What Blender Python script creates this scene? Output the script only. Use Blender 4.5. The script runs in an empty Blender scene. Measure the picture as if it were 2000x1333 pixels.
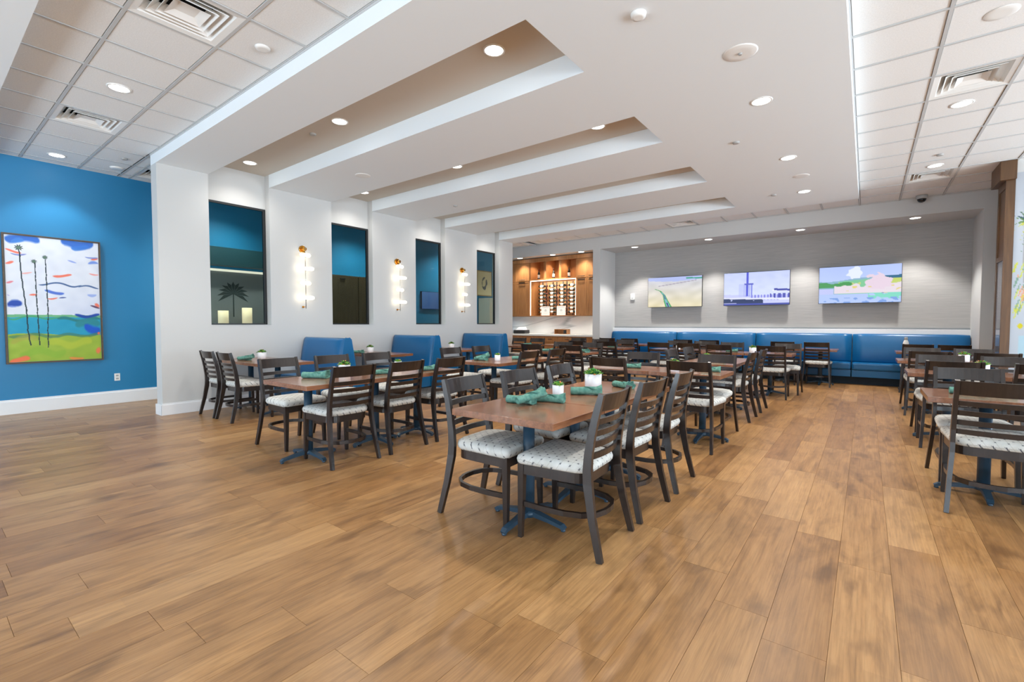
import bpy, bmesh, math, random
import numpy as np
from mathutils import Vector, Matrix

S = bpy.context.scene
C = S.collection
rnd = random.Random(7)
PI = math.pi

# ------------------------------------------------------------------ camera
cam_d = bpy.data.cameras.new('camera')
cam = bpy.data.objects.new('camera', cam_d); C.objects.link(cam)
YAW, PITCH, CAMH, FPX = math.radians(37.291), math.radians(2.167), 1.277, 908.0
cam_d.sensor_width = 36.0; cam_d.lens = 36.0 * FPX / 2000.0
cam_d.clip_start = 0.05; cam_d.clip_end = 100
cam.location = (0, 0, CAMH); cam.rotation_euler = (PI/2 - PITCH, 0, YAW)
S.camera = cam

# ------------------------------------------------------------------ world, exposure
w = bpy.data.worlds.new('sky'); S.world = w; w.use_nodes = True
bg = w.node_tree.nodes['Background']
bg.inputs[0].default_value = (0.72, 0.86, 1.0, 1); bg.inputs[1].default_value = 1.5
vs = S.view_settings
vs.view_transform = 'Standard'; vs.look = 'None'; vs.gamma = 1.0; vs.exposure = 0.84
try: vs.use_curve_mapping = False
except Exception: pass
S.cycles.use_denoising = True
S.cycles.max_bounces = 8; S.cycles.diffuse_bounces = 5; S.cycles.glossy_bounces = 3
S.cycles.transparent_max_bounces = 8; S.cycles.caustics_reflective = False; S.cycles.caustics_refractive = False
S.cycles.sample_clamp_indirect = 6.0

# ------------------------------------------------------------------ lights
DAY = (0.70, 0.86, 1.0); WARM = (1.0, 0.95, 0.88)
P_DAY_RIGHT, P_DAY_BACK, P_DOWN, P_WALLWASH = 90.0, 50.0, 58.0, 34.0
P_CEIL_FILL_RIGHT, P_CEIL_FILL_BACK = 4300.0, 480.0  # power of the added fill for the ceilings
def area(name, loc, rot, sx, sy, power, col):
    l = bpy.data.lights.new(name, 'AREA'); l.shape = 'RECTANGLE'; l.size = sx; l.size_y = sy
    l.energy = power; l.color = col
    o = bpy.data.objects.new(name, l); o.location = loc; o.rotation_euler = rot; C.objects.link(o); return o
def spot(name, loc, power, col, angle=130, blend=0.7, rad=0.07, aim=None):
    l = bpy.data.lights.new(name, 'SPOT'); l.energy = power; l.color = col
    l.spot_size = math.radians(angle); l.spot_blend = blend; l.shadow_soft_size = rad
    o = bpy.data.objects.new(name, l); o.location = loc
    if aim is not None:
        d = Vector(aim) - Vector(loc); o.rotation_euler = d.to_track_quat('-Z', 'Y').to_euler()
    C.objects.link(o); return o
RIGHT_X, BACK_Y = 6.6, -4.6
WIN_R = [(-3.4, -0.8), (-0.4, 2.2), (2.6, 5.2), (5.6, 7.4), (7.8, 9.5)]          # y ranges of the right hand windows; last added to light far end
WIN_B = [(-8.6, -5.8), (-4.6, -1.8), (-0.6, 2.2), (3.2, 5.8)]   # x ranges of the windows behind
for a, b in WIN_R:
    area('daylight', (RIGHT_X + 0.10, (a+b)/2, 1.05), (0, PI/2, 0), 1.6, b - a, P_DAY_RIGHT, DAY)
for a, b in WIN_B:
    area('daylight', ((a+b)/2, BACK_Y - 0.10, 1.05), (-PI/2, 0, PI), b - a, 1.6, P_DAY_BACK*(1.7 if b < -1 else 0.6), DAY)

# added up-facing area lights outside the glazing, unseen fill for the ceilings
area('ceiling_fill', (RIGHT_X + 8.5, 2.8, 0.02), (PI, 0, 0), 11.0, 14.0, P_CEIL_FILL_RIGHT, (0.97, 0.985, 1.0))
area('ceiling_fill', (-1.5, BACK_Y - 3.6, 0.02), (PI, 0, 0), 16.0, 6.4, P_CEIL_FILL_BACK, (0.97, 0.985, 1.0))

# ------------------------------------------------------------------ materials
def s2l(c):
    c = np.asarray(c, float)
    return np.where(c <= 0.04045, c / 12.92, ((c + 0.055) / 1.055) ** 2.4)
def rgb(r, g, b): return tuple(float(x) for x in s2l(np.array([r, g, b]) / 255.0)) + (1.0,)
MATS = {}
def mat(name, col, rough=0.6, spec=0.5, metal=0.0, coat=0.0, emit=None, estr=0.0):
    m = bpy.data.materials.new(name); m.use_nodes = True
    b = m.node_tree.nodes['Principled BSDF']
    b.inputs['Base Color'].default_value = col; b.inputs['Roughness'].default_value = rough
    b.inputs['Specular IOR Level'].default_value = spec; b.inputs['Metallic'].default_value = metal
    b.inputs['Coat Weight'].default_value = coat; b.inputs['Coat Roughness'].default_value = 0.15
    if emit: b.inputs['Emission Color'].default_value = emit; b.inputs['Emission Strength'].default_value = estr
    MATS[name] = m; return m
class NT:
    def __init__(s, m): s.t = m.node_tree; s.b = s.t.nodes['Principled BSDF']
    def n(s, typ, **kw):
        x = s.t.nodes.new(typ)
        for k, v in kw.items(): setattr(x, k, v)
        return x
    def l(s, a, b): s.t.links.new(a, b)
    def val(s, sock, v):
        if hasattr(v, 'is_linked') or isinstance(v, bpy.types.NodeSocket): s.l(v, sock)
        else: sock.default_value = v
    def math(s, op, a, b=0.0, c=None):
        x = s.n('ShaderNodeMath', operation=op); s.val(x.inputs[0], a); s.val(x.inputs[1], b)
        if c is not None: s.val(x.inputs[2], c)
        return x.outputs[0]
    def ramp(s, f, stops):
        x = s.n('ShaderNodeValToRGB'); e = x.color_ramp.elements
        while len(e) < len(stops): e.new(0.5)
        for k, (p, c) in enumerate(stops): e[k].position = p; e[k].color = c
        s.l(f, x.inputs[0]); return x.outputs[0]
    def mix(s, f, a, b, mode='MIX'):
        x = s.n('ShaderNodeMix', data_type='RGBA', blend_type=mode); s.val(x.inputs[0], f); s.val(x.inputs[6], a); s.val(x.inputs[7], b)
        return x.outputs[2]
    def noise(s, vec, scale, detail=3, rough=0.55, dist=0.0):
        x = s.n('ShaderNodeTexNoise'); x.inputs['Scale'].default_value = scale; x.inputs['Detail'].default_value = detail
        x.inputs['Roughness'].default_value = rough; x.inputs['Distortion'].default_value = dist
        if vec is not None: s.l(vec, x.inputs['Vector'])
        return x.outputs['Fac']
    def mapping(s, vec, scale=(1, 1, 1), loc=(0, 0, 0)):
        x = s.n('ShaderNodeMapping'); s.l(vec, x.inputs[0]); x.inputs['Scale'].default_value = scale
        s.val(x.inputs['Location'], loc); return x.outputs[0]
    def bump(s, h, strength=0.2, dist=0.01):
        x = s.n('ShaderNodeBump'); x.inputs['Strength'].default_value = strength; x.inputs['Distance'].default_value = dist
        s.l(h, x.inputs['Height']); s.l(x.outputs[0], s.b.inputs['Normal'])

WALL = mat('wall paint', rgb(203, 203, 201), 0.7, 0.3)
CEILP = mat('soffit paint', rgb(231, 237, 240), 0.75, 0.25)
TRIM = mat('white trim paint', rgb(232, 233, 234), 0.45, 0.4)
TAN = mat('tan coffer paint', rgb(204, 196, 184), 0.8, 0.2)
BLUEP = mat('blue wall paint', rgb(34, 124, 172), 0.42, 0.5)
GRID = mat('ceiling grid metal', rgb(196, 198, 198), 0.5, 0.4)
BLACKM = mat('black metal', rgb(26, 27, 29), 0.45, 0.5)
POSTM = mat('table base metal', rgb(42, 66, 84), 0.35, 0.5)
CHROME = mat('brushed nickel', rgb(190, 188, 184), 0.3, 0.5, 1.0)
BRASS = mat('polished brass', rgb(206, 148, 62), 0.22, 0.5, 1.0)
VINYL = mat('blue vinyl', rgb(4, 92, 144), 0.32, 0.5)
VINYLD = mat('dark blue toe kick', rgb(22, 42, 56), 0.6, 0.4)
POTM = mat('white glazed ceramic', rgb(236, 237, 240), 0.3, 0.5)
SOIL = mat('potting soil', rgb(70, 56, 44), 0.9, 0.2)
PLASTIC = mat('white plastic', rgb(235, 235, 232), 0.4, 0.4)
GREYP = mat('grey plastic', rgb(170, 170, 168), 0.5, 0.4)
LENS = mat('lamp lens', rgb(255, 250, 240), 0.5, 0.2, emit=(1.0, 0.96, 0.9, 1), estr=6.0)
TUBE = mat('glowing frosted glass', rgb(255, 250, 240), 0.4, 0.3, emit=(1.0, 0.84, 0.60, 1), estr=2.4)
DIMLED = mat('dim led strip', rgb(255, 250, 240), 0.4, 0.3, emit=(1.0, 0.92, 0.78, 1), estr=0.55)
LED = mat('led strip', rgb(255, 250, 240), 0.4, 0.3, emit=(1.0, 0.86, 0.72, 1), estr=1.6)
BOTTLE = mat('dark green bottle glass', rgb(22, 30, 22), 0.12, 0.6)
LABELM = mat('paper label', rgb(236, 230, 218), 0.7, 0.2)
PAPER = mat('white paper', rgb(240, 240, 240), 0.7, 0.2)
DARKV = mat('vent inside', rgb(30, 32, 33), 0.8, 0.2)
STONEC = mat('white quartz worktop', rgb(232, 230, 225), 0.25, 0.5)
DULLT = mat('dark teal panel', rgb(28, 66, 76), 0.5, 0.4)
GREYB = mat('grey panel', rgb(120, 126, 130), 0.5, 0.3)
PALMREFL = mat('painted palm reflection', rgb(60, 68, 70), 0.7, 0.2)
LANTERN = mat('lit lantern glass', rgb(255, 240, 200), 0.5, 0.2, emit=(1.0, 0.80, 0.58, 1), estr=0.34)

def wood(name, dark, light, rough=0.4, axis=1, scale=1.0, coat=0.0, spec=0.5, space='Object', bump=0.0):
    m = mat(name, light, rough, spec, coat=coat); t = NT(m)
    tc = t.n('ShaderNodeTexCoord'); oi = t.n('ShaderNodeObjectInfo')
    sc = [14 * scale] * 3; sc[axis] = 1.0 * scale
    off = t.n('ShaderNodeCombineXYZ'); r = t.math('MULTIPLY', oi.outputs['Random'], 37.0)
    for k in range(3): t.l(r, off.inputs[k])
    v = t.mapping(tc.outputs[space], tuple(sc)); x = t.n('ShaderNodeMapping'); t.l(v, x.inputs[0]); t.l(off.outputs[0], x.inputs['Location'])
    f = t.noise(x.outputs[0], 2.2, 5, 0.62, 0.4)
    col = t.ramp(f, [(0.30, dark), (0.70, light)])
    t.l(col, t.b.inputs['Base Color'])
    if bump: t.bump(f, bump, 0.002)
    return m
CHAIRW = wood('espresso stained wood', rgb(24, 18, 16), rgb(44, 33, 28), 0.30, 2, 1.0, coat=0.3)
CAB = wood('honey stained cabinet wood', rgb(146, 96, 54), rgb(178, 126, 76), 0.42, 2, 1.0)
PILW = wood('brown column veneer', rgb(76, 50, 26), rgb(102, 70, 38), 0.4, 2, 1.0)
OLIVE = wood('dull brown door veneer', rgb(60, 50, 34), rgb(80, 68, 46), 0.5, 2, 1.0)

# table tops: butcher block staves with a dark red brown stain
TOP = mat('walnut butcher block', rgb(120, 74, 48), 0.24, 0.5, coat=0.4); t = NT(TOP)
tc = t.n('ShaderNodeTexCoord'); oi = t.n('ShaderNodeObjectInfo')
sx = t.n('ShaderNodeSeparateXYZ'); t.l(tc.outputs['Object'], sx.inputs[0])
stave = t.math('FLOOR', t.math('MULTIPLY', sx.outputs['X'], 20.0))
wn = t.n('ShaderNodeTexWhiteNoise', noise_dimensions='2D'); cb = t.n('ShaderNodeCombineXYZ')
t.l(stave, cb.inputs[0]); t.l(t.math('MULTIPLY', oi.outputs['Random'], 31.0), cb.inputs[1]); t.l(cb.outputs[0], wn.inputs['Vector'])
g = t.noise(t.mapping(tc.outputs['Object'], (26, 2.4, 26)), 2.0, 5, 0.6, 0.3)
c1 = t.ramp(g, [(0.28, rgb(100, 62, 42)), (0.72, rgb(148, 98, 66))])
c2 = t.mix(t.math('MULTIPLY', wn.outputs['Value'], 0.45), c1, rgb(158, 106, 76))
t.l(c2, t.b.inputs['Base Color'])

# chair seat fabric: off white with a beige grid and little dark crosses
FAB = mat('cross pattern seat fabric', rgb(222, 220, 212), 0.85, 0.2); t = NT(FAB)
tc = t.n('ShaderNodeTexCoord'); sx = t.n('ShaderNodeSeparateXYZ'); t.l(tc.outputs['Object'], sx.inputs[0])
a = t.math('ADD', sx.outputs['X'], t.math('MULTIPLY', sx.outputs['Z'], 0.7)); b_ = t.math('ADD', sx.outputs['Y'], t.math('MULTIPLY', sx.outputs['Z'], 0.7))
P = 0.062
fa = t.math('ABSOLUTE', t.math('SUBTRACT', t.math('FRACT', t.math('DIVIDE', t.math('ADD', a, b_), P * 1.0)), 0.5))
fb = t.math('ABSOLUTE', t.math('SUBTRACT', t.math('FRACT', t.math('DIVIDE', t.math('SUBTRACT', a, b_), P * 1.0)), 0.5))
lt = lambda x, v: t.math('LESS_THAN', x, v)
crs = t.math('MAXIMUM', t.math('MULTIPLY', lt(fa, 0.035), lt(fb, 0.17)), t.math('MULTIPLY', lt(fb, 0.035), lt(fa, 0.17)))
ga = t.math('ABSOLUTE', t.math('SUBTRACT', t.math('FRACT', t.math('DIVIDE', a, P)), 0.5)); gb = t.math('ABSOLUTE', t.math('SUBTRACT', t.math('FRACT', t.math('DIVIDE', b_, P)), 0.5))
grd = t.math('MAXIMUM', lt(ga, 0.02), lt(gb, 0.02))
nz = t.noise(tc.outputs['Object'], 14, 4)
base = t.ramp(nz, [(0.35, rgb(196, 196, 190)), (0.65, rgb(212, 212, 208))])
col = t.mix(t.math('MULTIPLY', grd, 0.6), base, rgb(150, 146, 134))
col = t.mix(crs, col, rgb(62, 66, 78)); t.l(col, t.b.inputs['Base Color'])
t.bump(t.noise(tc.outputs['Object'], 400, 2), 0.15, 0.002)

# napkin cloth
NAP = mat('teal green linen', rgb(86, 150, 134), 0.85, 0.2); t = NT(NAP)
tc = t.n('ShaderNodeTexCoord'); f = t.noise(tc.outputs['Object'], 30, 3)
t.l(t.ramp(f, [(0.3, rgb(70, 122, 112)), (0.7, rgb(120, 166, 150))]), t.b.inputs['Base Color']); t.bump(f, 0.3, 0.004)
# succulents
LEAFS = [mat('succulent leaf green', rgb(72, 136, 58), 0.45, 0.4), mat('succulent leaf light green', rgb(134, 178, 76), 0.45, 0.4), mat('succulent leaf dark green', rgb(44, 96, 58), 0.45, 0.4)]
TIPM = mat('succulent leaf orange', rgb(196, 120, 50), 0.45, 0.4)

# floor planks, tint comes per plank
FLO = mat('vinyl plank wood', rgb(178, 134, 92), 0.38, 0.45); t = NT(FLO)
at = t.n('ShaderNodeAttribute', attribute_name='tint'); geo = t.n('ShaderNodeNewGeometry')
off = t.n('ShaderNodeCombineXYZ'); 
for k, mul in enumerate((41.0, 17.0, 29.0)): t.l(t.math('MULTIPLY', at.outputs['Fac'], mul), off.inputs[k])
va = t.n('ShaderNodeVectorMath', operation='ADD'); t.l(geo.outputs['Position'], va.inputs[0]); t.l(off.outputs[0], va.inputs[1])
gr = t.noise(t.mapping(va.outputs[0], (20, 1.3, 1)), 1.5, 7, 0.60, 0.9)
bl = t.noise(t.mapping(va.outputs[0], (3.6, 1.1, 1)), 1.3, 4, 0.6, 1.8)
fine = t.noise(t.mapping(va.outputs[0], (90, 2.2, 1)), 1.5, 4, 0.65)
col = t.ramp(t.math('ADD', t.math('MULTIPLY', gr, 0.5), t.math('MULTIPLY', bl, 0.5)), [(0.26, rgb(104, 75, 48)), (0.40, rgb(154, 114, 72)), (0.52, rgb(182, 137, 88)), (0.64, rgb(192, 148, 98)), (0.82, rgb(210, 170, 120))])
tin = t.ramp(at.outputs['Fac'], [(0.0, rgb(222, 214, 204)), (0.55, rgb(247, 245, 241)), (0.85, rgb(255, 255, 252)), (1.0, rgb(255, 255, 255))])
col = t.mix(1.0, col, tin, 'MULTIPLY')
sxp = t.n('ShaderNodeSeparateXYZ'); t.l(geo.outputs['Position'], sxp.inputs[0])
row = t.math('FLOOR', t.math('DIVIDE', t.math('SUBTRACT', sxp.outputs['X'], 0.13), 0.11))
wr = t.n('ShaderNodeTexWhiteNoise', noise_dimensions='1D'); t.l(row, wr.inputs['W'])
cell = t.math('FLOOR', t.math('ADD', t.math('DIVIDE', sxp.outputs['Y'], 0.74), t.math('MULTIPLY', wr.outputs['Value'], 7.0)))
cc = t.n('ShaderNodeCombineXYZ'); t.l(row, cc.inputs[0]); t.l(cell, cc.inputs[1])
wc_ = t.n('ShaderNodeTexWhiteNoise', noise_dimensions='2D'); t.l(cc.outputs[0], wc_.inputs['Vector'])
col = t.mix(t.math('MULTIPLY', wc_.outputs['Value'], 0.30), col, rgb(132, 98, 64))
kn = t.n('ShaderNodeTexNoise'); kn.inputs['Scale'].default_value = 2.1; kn.inputs['Detail'].default_value = 3; t.l(t.mapping(va.outputs[0], (3.2, 1.3, 1)), kn.inputs['Vector'])
col = t.mix(t.ramp(kn.outputs['Fac'], [(0.58, (0, 0, 0, 1)), (0.74, (0.62, 0.62, 0.62, 1))]), col, rgb(96, 66, 40))
lite = t.math('MULTIPLY', t.math('GREATER_THAN', at.outputs['Fac'], 0.88), 0.22)
col = t.mix(lite, col, rgb(206, 164, 114))
col = t.mix(t.math('MULTIPLY', t.math('SUBTRACT', fine, 0.42), 1.3), col, rgb(96, 66, 38))
t.l(col, t.b.inputs['Base Color'])
t.l(t.math('ADD', 0.29, t.math('MULTIPLY', gr, 0.05)), t.b.inputs['Roughness'])
GAPM = mat('plank joint dark', rgb(128, 94, 60), 0.8, 0.2)

# acoustic ceiling tile
TILE = mat('acoustic tile', rgb(232, 233, 232), 0.9, 0.15); t = NT(TILE)
tc = t.n('ShaderNodeTexCoord'); f = t.noise(tc.outputs['Object'], 90, 3)
t.l(t.ramp(f, [(0.3, rgb(228, 229, 228)), (0.7, rgb(238, 239, 238))]), t.b.inputs['Base Color']); t.bump(f, 0.12, 0.003)

# grasscloth wall covering
GRASS = mat('grey grasscloth', rgb(166, 167, 166), 0.8, 0.2); t = NT(GRASS)
tc = t.n('ShaderNodeTexCoord'); f = t.noise(t.mapping(tc.outputs['Object'], (1.6, 1, 42)), 1.5, 5, 0.65)
t.l(t.ramp(f, [(0.25, rgb(160, 159, 157)), (0.75, rgb(180, 178, 175))]), t.b.inputs['Base Color']); t.bump(f, 0.2, 0.004)

# marble splashback
MARB = mat('veined marble', rgb(222, 222, 218), 0.2, 0.5); t = NT(MARB)
tc = t.n('ShaderNodeTexCoord'); f = t.noise(t.mapping(tc.outputs['Object'], (0.5, 1, 1.5)), 0.8, 4, 0.45, 1.2)
t.l(t.ramp(f, [(0.36, rgb(236, 236, 232)), (0.47, rgb(224, 225, 223)), (0.50, rgb(172, 176, 177)), (0.53, rgb(222, 223, 221)), (0.7, rgb(238, 238, 235))]), t.b.inputs['Base Color'])

# tinted interior window glass
GLASS = bpy.data.materials.new('tinted window glass'); GLASS.use_nodes = True
nt = GLASS.node_tree; nt.nodes.clear()
o_ = nt.nodes.new('ShaderNodeOutputMaterial'); tr = nt.nodes.new('ShaderNodeBsdfTransparent'); gl = nt.nodes.new('ShaderNodeBsdfGlossy')
mx = nt.nodes.new('ShaderNodeMixShader'); fr = nt.nodes.new('ShaderNodeLayerWeight'); fr.inputs[0].default_value = 0.5; pw = nt.nodes.new('ShaderNodeMath'); pw.operation = 'POWER'; pw.inputs[1].default_value = 3.0; nt.links.new(fr.outputs['Facing'], pw.inputs[0])
tr.inputs[0].default_value = (0.74, 0.78, 0.74, 1); gl.inputs['Roughness'].default_value = 0.02; gl.inputs[0].default_value = (0.8, 0.85, 0.85, 1)
nt.links.new(pw.outputs[0], mx.inputs[0]); nt.links.new(tr.outputs[0], mx.inputs[1]); nt.links.new(gl.outputs[0], mx.inputs[2]); nt.links.new(mx.outputs[0], o_.inputs[0])
CLEAR = bpy.data.materials.new('clear window glass'); CLEAR.use_nodes = True
nt = CLEAR.node_tree; nt.nodes.clear()
o_ = nt.nodes.new('ShaderNodeOutputMaterial'); tr = nt.nodes.new('ShaderNodeBsdfTransparent'); gl = nt.nodes.new('ShaderNodeBsdfGlossy')
mx = nt.nodes.new('ShaderNodeMixShader'); mx.inputs[0].default_value = 0.06; gl.inputs['Roughness'].default_value = 0.02
nt.links.new(tr.outputs[0], mx.inputs[1]); nt.links.new(gl.outputs[0], mx.inputs[2]); nt.links.new(mx.outputs[0], o_.inputs[0])

# prints and screens: colours live per vertex of a fine flat grid
def printmat(name, emit=0.0, rough=0.5):
    m = mat(name, (0.5, 0.5, 0.5, 1), rough, 0.3); t = NT(m); a = t.n('ShaderNodeAttribute', attribute_name='print')
    if emit:
        t.b.inputs['Base Color'].default_value = (0.01, 0.01, 0.01, 1); t.b.inputs['Roughness'].default_value = 0.2
        t.l(a.outputs['Color'], t.b.inputs['Emission Color']); t.b.inputs['Emission Strength'].default_value = emit
    else: t.l(a.outputs['Color'], t.b.inputs['Base Color'])
    return m
CANVAS = printmat('painted canvas'); SCREEN = printmat('screen picture', 0.60); MURAL = printmat('printed mural', 0.0, 0.7); PRINTP = printmat('small print')

# ------------------------------------------------------------------ mesh helpers
class MB:
    """collects shapes; each face keeps a material slot"""
    def __init__(s): s.v = []; s.f = []; s.m = []; s.sm = []
    def add(s, vs, fs, mi=0, smooth=False):
        k = len(s.v); s.v += [tuple(map(float, p)) for p in vs]
        for f in fs: s.f.append(tuple(i + k for i in f)); s.m.append(mi); s.sm.append(smooth)
        return s
    def box(s, x0, x1, y0, y1, z0, z1, mi=0, bev=0.0):
        if bev <= 0:
            vs = [(x0,y0,z0),(x1,y0,z0),(x1,y1,z0),(x0,y1,z0),(x0,y0,z1),(x1,y0,z1),(x1,y1,z1),(x0,y1,z1)]
            return s.add(vs, [(3,2,1,0),(4,5,6,7),(0,1,5,4),(1,2,6,5),(2,3,7,6),(3,0,4,7)], mi)
        bm = bmesh.new(); bmesh.ops.create_cube(bm, size=1.0)
        for v in bm.verts: v.co = ((x0+x1)/2 + v.co.x*(x1-x0), (y0+y1)/2 + v.co.y*(y1-y0), (z0+z1)/2 + v.co.z*(z1-z0))
        bmesh.ops.bevel(bm, geom=bm.edges[:], offset=bev, segments=2, affect='EDGES', profile=0.6)
        bm.verts.index_update()
        s.add([v.co[:] for v in bm.verts], [[v.index for v in f.verts] for f in bm.faces], mi, False); bm.free(); return s
    def loft(s, rings, mi=0, smooth=True, cap0=True, cap1=True, closed=True):
        n = len(rings[0]); vs = [p for r in rings for p in r]; fs = []
        for i in range(len(rings)-1):
            for j in range(n if closed else n-1):
                a, b = i*n+j, i*n+(j+1) % n
                fs.append((a, b, b+n, a+n))
        s.add(vs, fs, mi, smooth)
        k = len(s.v) - len(vs)
        if cap0: s.f.append(tuple(k + j for j in reversed(range(n)))); s.m.append(mi); s.sm.append(False)
        if cap1: s.f.append(tuple(k + (len(rings)-1)*n + j for j in range(n))); s.m.append(mi); s.sm.append(False)
        return s
    def lathe(s, prof, cx=0, cy=0, n=20, mi=0, smooth=True, cap0=True, cap1=True):
        rings = [[(cx + r*math.cos(2*PI*j/n), cy + r*math.sin(2*PI*j/n), z) for j in range(n)] for r, z in prof]
        return s.loft(rings, mi, smooth, cap0, cap1)
    def sweep(s, path, ws, hs, side, mi=0, smooth=False):
        """rectangular bar along path; width ws along the vector side, height hs across it"""
        n = len(path); rings = []
        for i, p in enumerate(path):
            p = Vector(p); a = Vector(path[max(i-1, 0)]); b = Vector(path[min(i+1, n-1)])
            t = (b - a).normalized(); sd = Vector(side[i] if isinstance(side, list) else side)
            sd = (sd - t * sd.dot(t)).normalized(); u = t.cross(sd).normalized()
            ww = ws[i] if isinstance(ws, (list, tuple)) else ws; hh = hs[i] if isinstance(hs, (list, tuple)) else hs
            rings.append([p + sd*ww/2*e + u*hh/2*g for e, g in ((-1,-1),(1,-1),(1,1),(-1,1))])
        return s.loft(rings, mi, smooth)
    def tube(s, path, r, n=8, mi=0):
        m = len(path); rings = []; ref = Vector((0.31, 0.17, 0.94)).normalized()
        for i, p in enumerate(path):
            p = Vector(p); t = (Vector(path[min(i+1, m-1)]) - Vector(path[max(i-1, 0)])).normalized()
            a = t.cross(ref).normalized(); b = t.cross(a); rr = r[i] if isinstance(r, (list, tuple)) else r
            rings.append([p + a*rr*math.cos(2*PI*k/n) + b*rr*math.sin(2*PI*k/n) for k in range(n)])
        return s.loft(rings, mi, True)
    def mesh(s, name, mats):
        me = bpy.data.meshes.new(name); me.from_pydata(s.v, [], s.f)
        for m in (mats if isinstance(mats, (list, tuple)) else [mats]): me.materials.append(m)
        me.polygons.foreach_set('material_index', s.m); me.polygons.foreach_set('use_smooth', s.sm)
        bm = bmesh.new(); bm.from_mesh(me); bmesh.ops.recalc_face_normals(bm, faces=bm.faces[:]); bm.to_mesh(me); bm.free()
        me.update(); return me
    def build(s, name, mats, parent=None, loc=None):
        o = bpy.data.objects.new(name, s.mesh(name, mats)); C.objects.link(o)
        if parent is not None: o.parent = parent
        if loc is not None: o.location = loc
        return o
def tag(o, label, cat, group=None):
    o['label'] = label; o['category'] = cat
    if group: o['group'] = group
    return o
def thing(name, label, cat, loc=(0, 0, 0), rz=0.0, group=None):
    o = bpy.data.objects.new(name, None); o.empty_display_size = 0.1; C.objects.link(o)
    o.location = loc; o.rotation_euler = (0, 0, rz); return tag(o, label, cat, group)
def struct(o): o['kind'] = 'structure'; return o
def inst(name, me, parent, loc=(0, 0, 0), rot=(0, 0, 0)):
    o = bpy.data.objects.new(name, me); C.objects.link(o); o.parent = parent; o.location = loc; o.rotation_euler = rot; return o
def kids(o): return [c for c in bpy.data.objects if c.parent is o]
def copy_tree(root, tree, loc, rz, label, group):
    r = root.copy(); C.objects.link(r); r.location = loc; r.rotation_euler = (0, 0, rz); r['label'] = label
    if group: r['group'] = group
    for ch, subs in tree:
        c = ch.copy(); C.objects.link(c); c.parent = r
        for g_ in subs:
            d = g_.copy(); C.objects.link(d); d.parent = c
    return r
def grid_print(name, nu, nv, fn, place, m, parent=None):
    """flat picture: fn(s,t arrays)->rgb 0..255 arrays; place(s,t)->xyz"""
    ss, tt = np.meshgrid(np.linspace(0, 1, nu), np.linspace(0, 1, nv))
    col = fn(ss, tt); vs = [place(a, b) for a, b in zip(ss.ravel(), tt.ravel())]
    fs = [(j*nu+i, j*nu+i+1, (j+1)*nu+i+1, (j+1)*nu+i) for j in range(nv-1) for i in range(nu-1)]
    me = bpy.data.meshes.new(name); me.from_pydata(vs, [], fs); me.materials.append(m)
    at = me.color_attributes.new('print', 'FLOAT_COLOR', 'POINT')
    lin = s2l(np.clip(col, 0, 255) / 255.0).reshape(-1, 3); buf = np.ones((lin.shape[0], 4), np.float32); buf[:, :3] = lin
    at.data.foreach_set('color', buf.ravel()); me.update()
    o = bpy.data.objects.new(name, me); C.objects.link(o)
    if parent is not None: o.parent = parent
    return o

# ------------------------------------------------------------------ key dimensions
XW, XG, XB = -7.72, -7.94, -9.52          # window wall face, its back, blue wall
Y0, YE, YH, YN = 2.16, 10.164, 11.58, 12.53   # soffit front, wall end, end header, niche back
ZS, ZT = 3.463, 3.617
XR, XE = -2.0, -0.157
COF = [(2.787 + 1.97*k, 3.662 + 1.97*k) for k in range(4)]
YF = 0.63                                   # near soffit edge

# ------------------------------------------------------------------ floor
flo = struct(MB().box(XB - 0.2, RIGHT_X + 0.2, BACK_Y - 0.2, YN + 0.4, -0.12, -0.003).build('floor', GAPM))
PW, PL, X0F = 0.22, 1.22, 0.13
fixed = {0: 3.41, -6: 1.60, -4: 3.73, -3: 3.46, 1: 2.70, -11: 0.70, -13: 0.4}
lite_at = {(0, 0): 0.95, (-6, 0): 0.97, (-4, 0): 0.92, (-3, 0): 0.90, (1, 2): 0.93}
def proj(x, y, z):
    z -= CAMH; cy_, sy_ = math.cos(YAW), math.sin(YAW); cp, sp = math.cos(PITCH), math.sin(PITCH)
    r = x*cy_ + y*sy_; fw = -x*sy_ + y*cy_; d = fw*cp - z*sp; u = fw*sp + z*cp
    return None if d < 0.3 else (1000 + FPX*r/d, 666.5 - FPX*u/d)
planks = []
i0, i1 = math.floor((XB - X0F)/PW), math.ceil((RIGHT_X - X0F)/PW)
for i in range(i0, i1):
    st = fixed.get(i, rnd.uniform(0, PL)); k0 = math.floor((BACK_Y - st)/PL); y = st + k0*PL; k = k0
    while y < YN:
        ya, yb = max(y, BACK_Y), min(y + PL, YN)
        xa, xb = max(X0F + i*PW, XB), min(X0F + (i+1)*PW, RIGHT_X)
        tnt = lite_at.get((i, k), None)
        if tnt is None: tnt = rnd.random() * 0.87 if rnd.random() > 0.04 else rnd.uniform(0.885, 1.0)
        if yb - ya > 0.02 and xb - xa > 0.02:
            pts = [proj(px_, py_, 0) for px_, py_ in ((xa, ya), (xb, ya), (xb, yb), (xa, yb))]
            ar = 0.0
            if all(pts):
                cl = [(min(max(p[0], 0), 2000), min(max(p[1], 0), 1333)) for p in pts]
                ar = abs(sum(cl[q][0]*cl[(q+1) % 4][1] - cl[(q+1) % 4][0]*cl[q][1] for q in range(4)))/2
            planks.append((ar, xa, xb, ya, yb, tnt))
        y += PL; k += 1
planks.sort(reverse=True)
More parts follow.
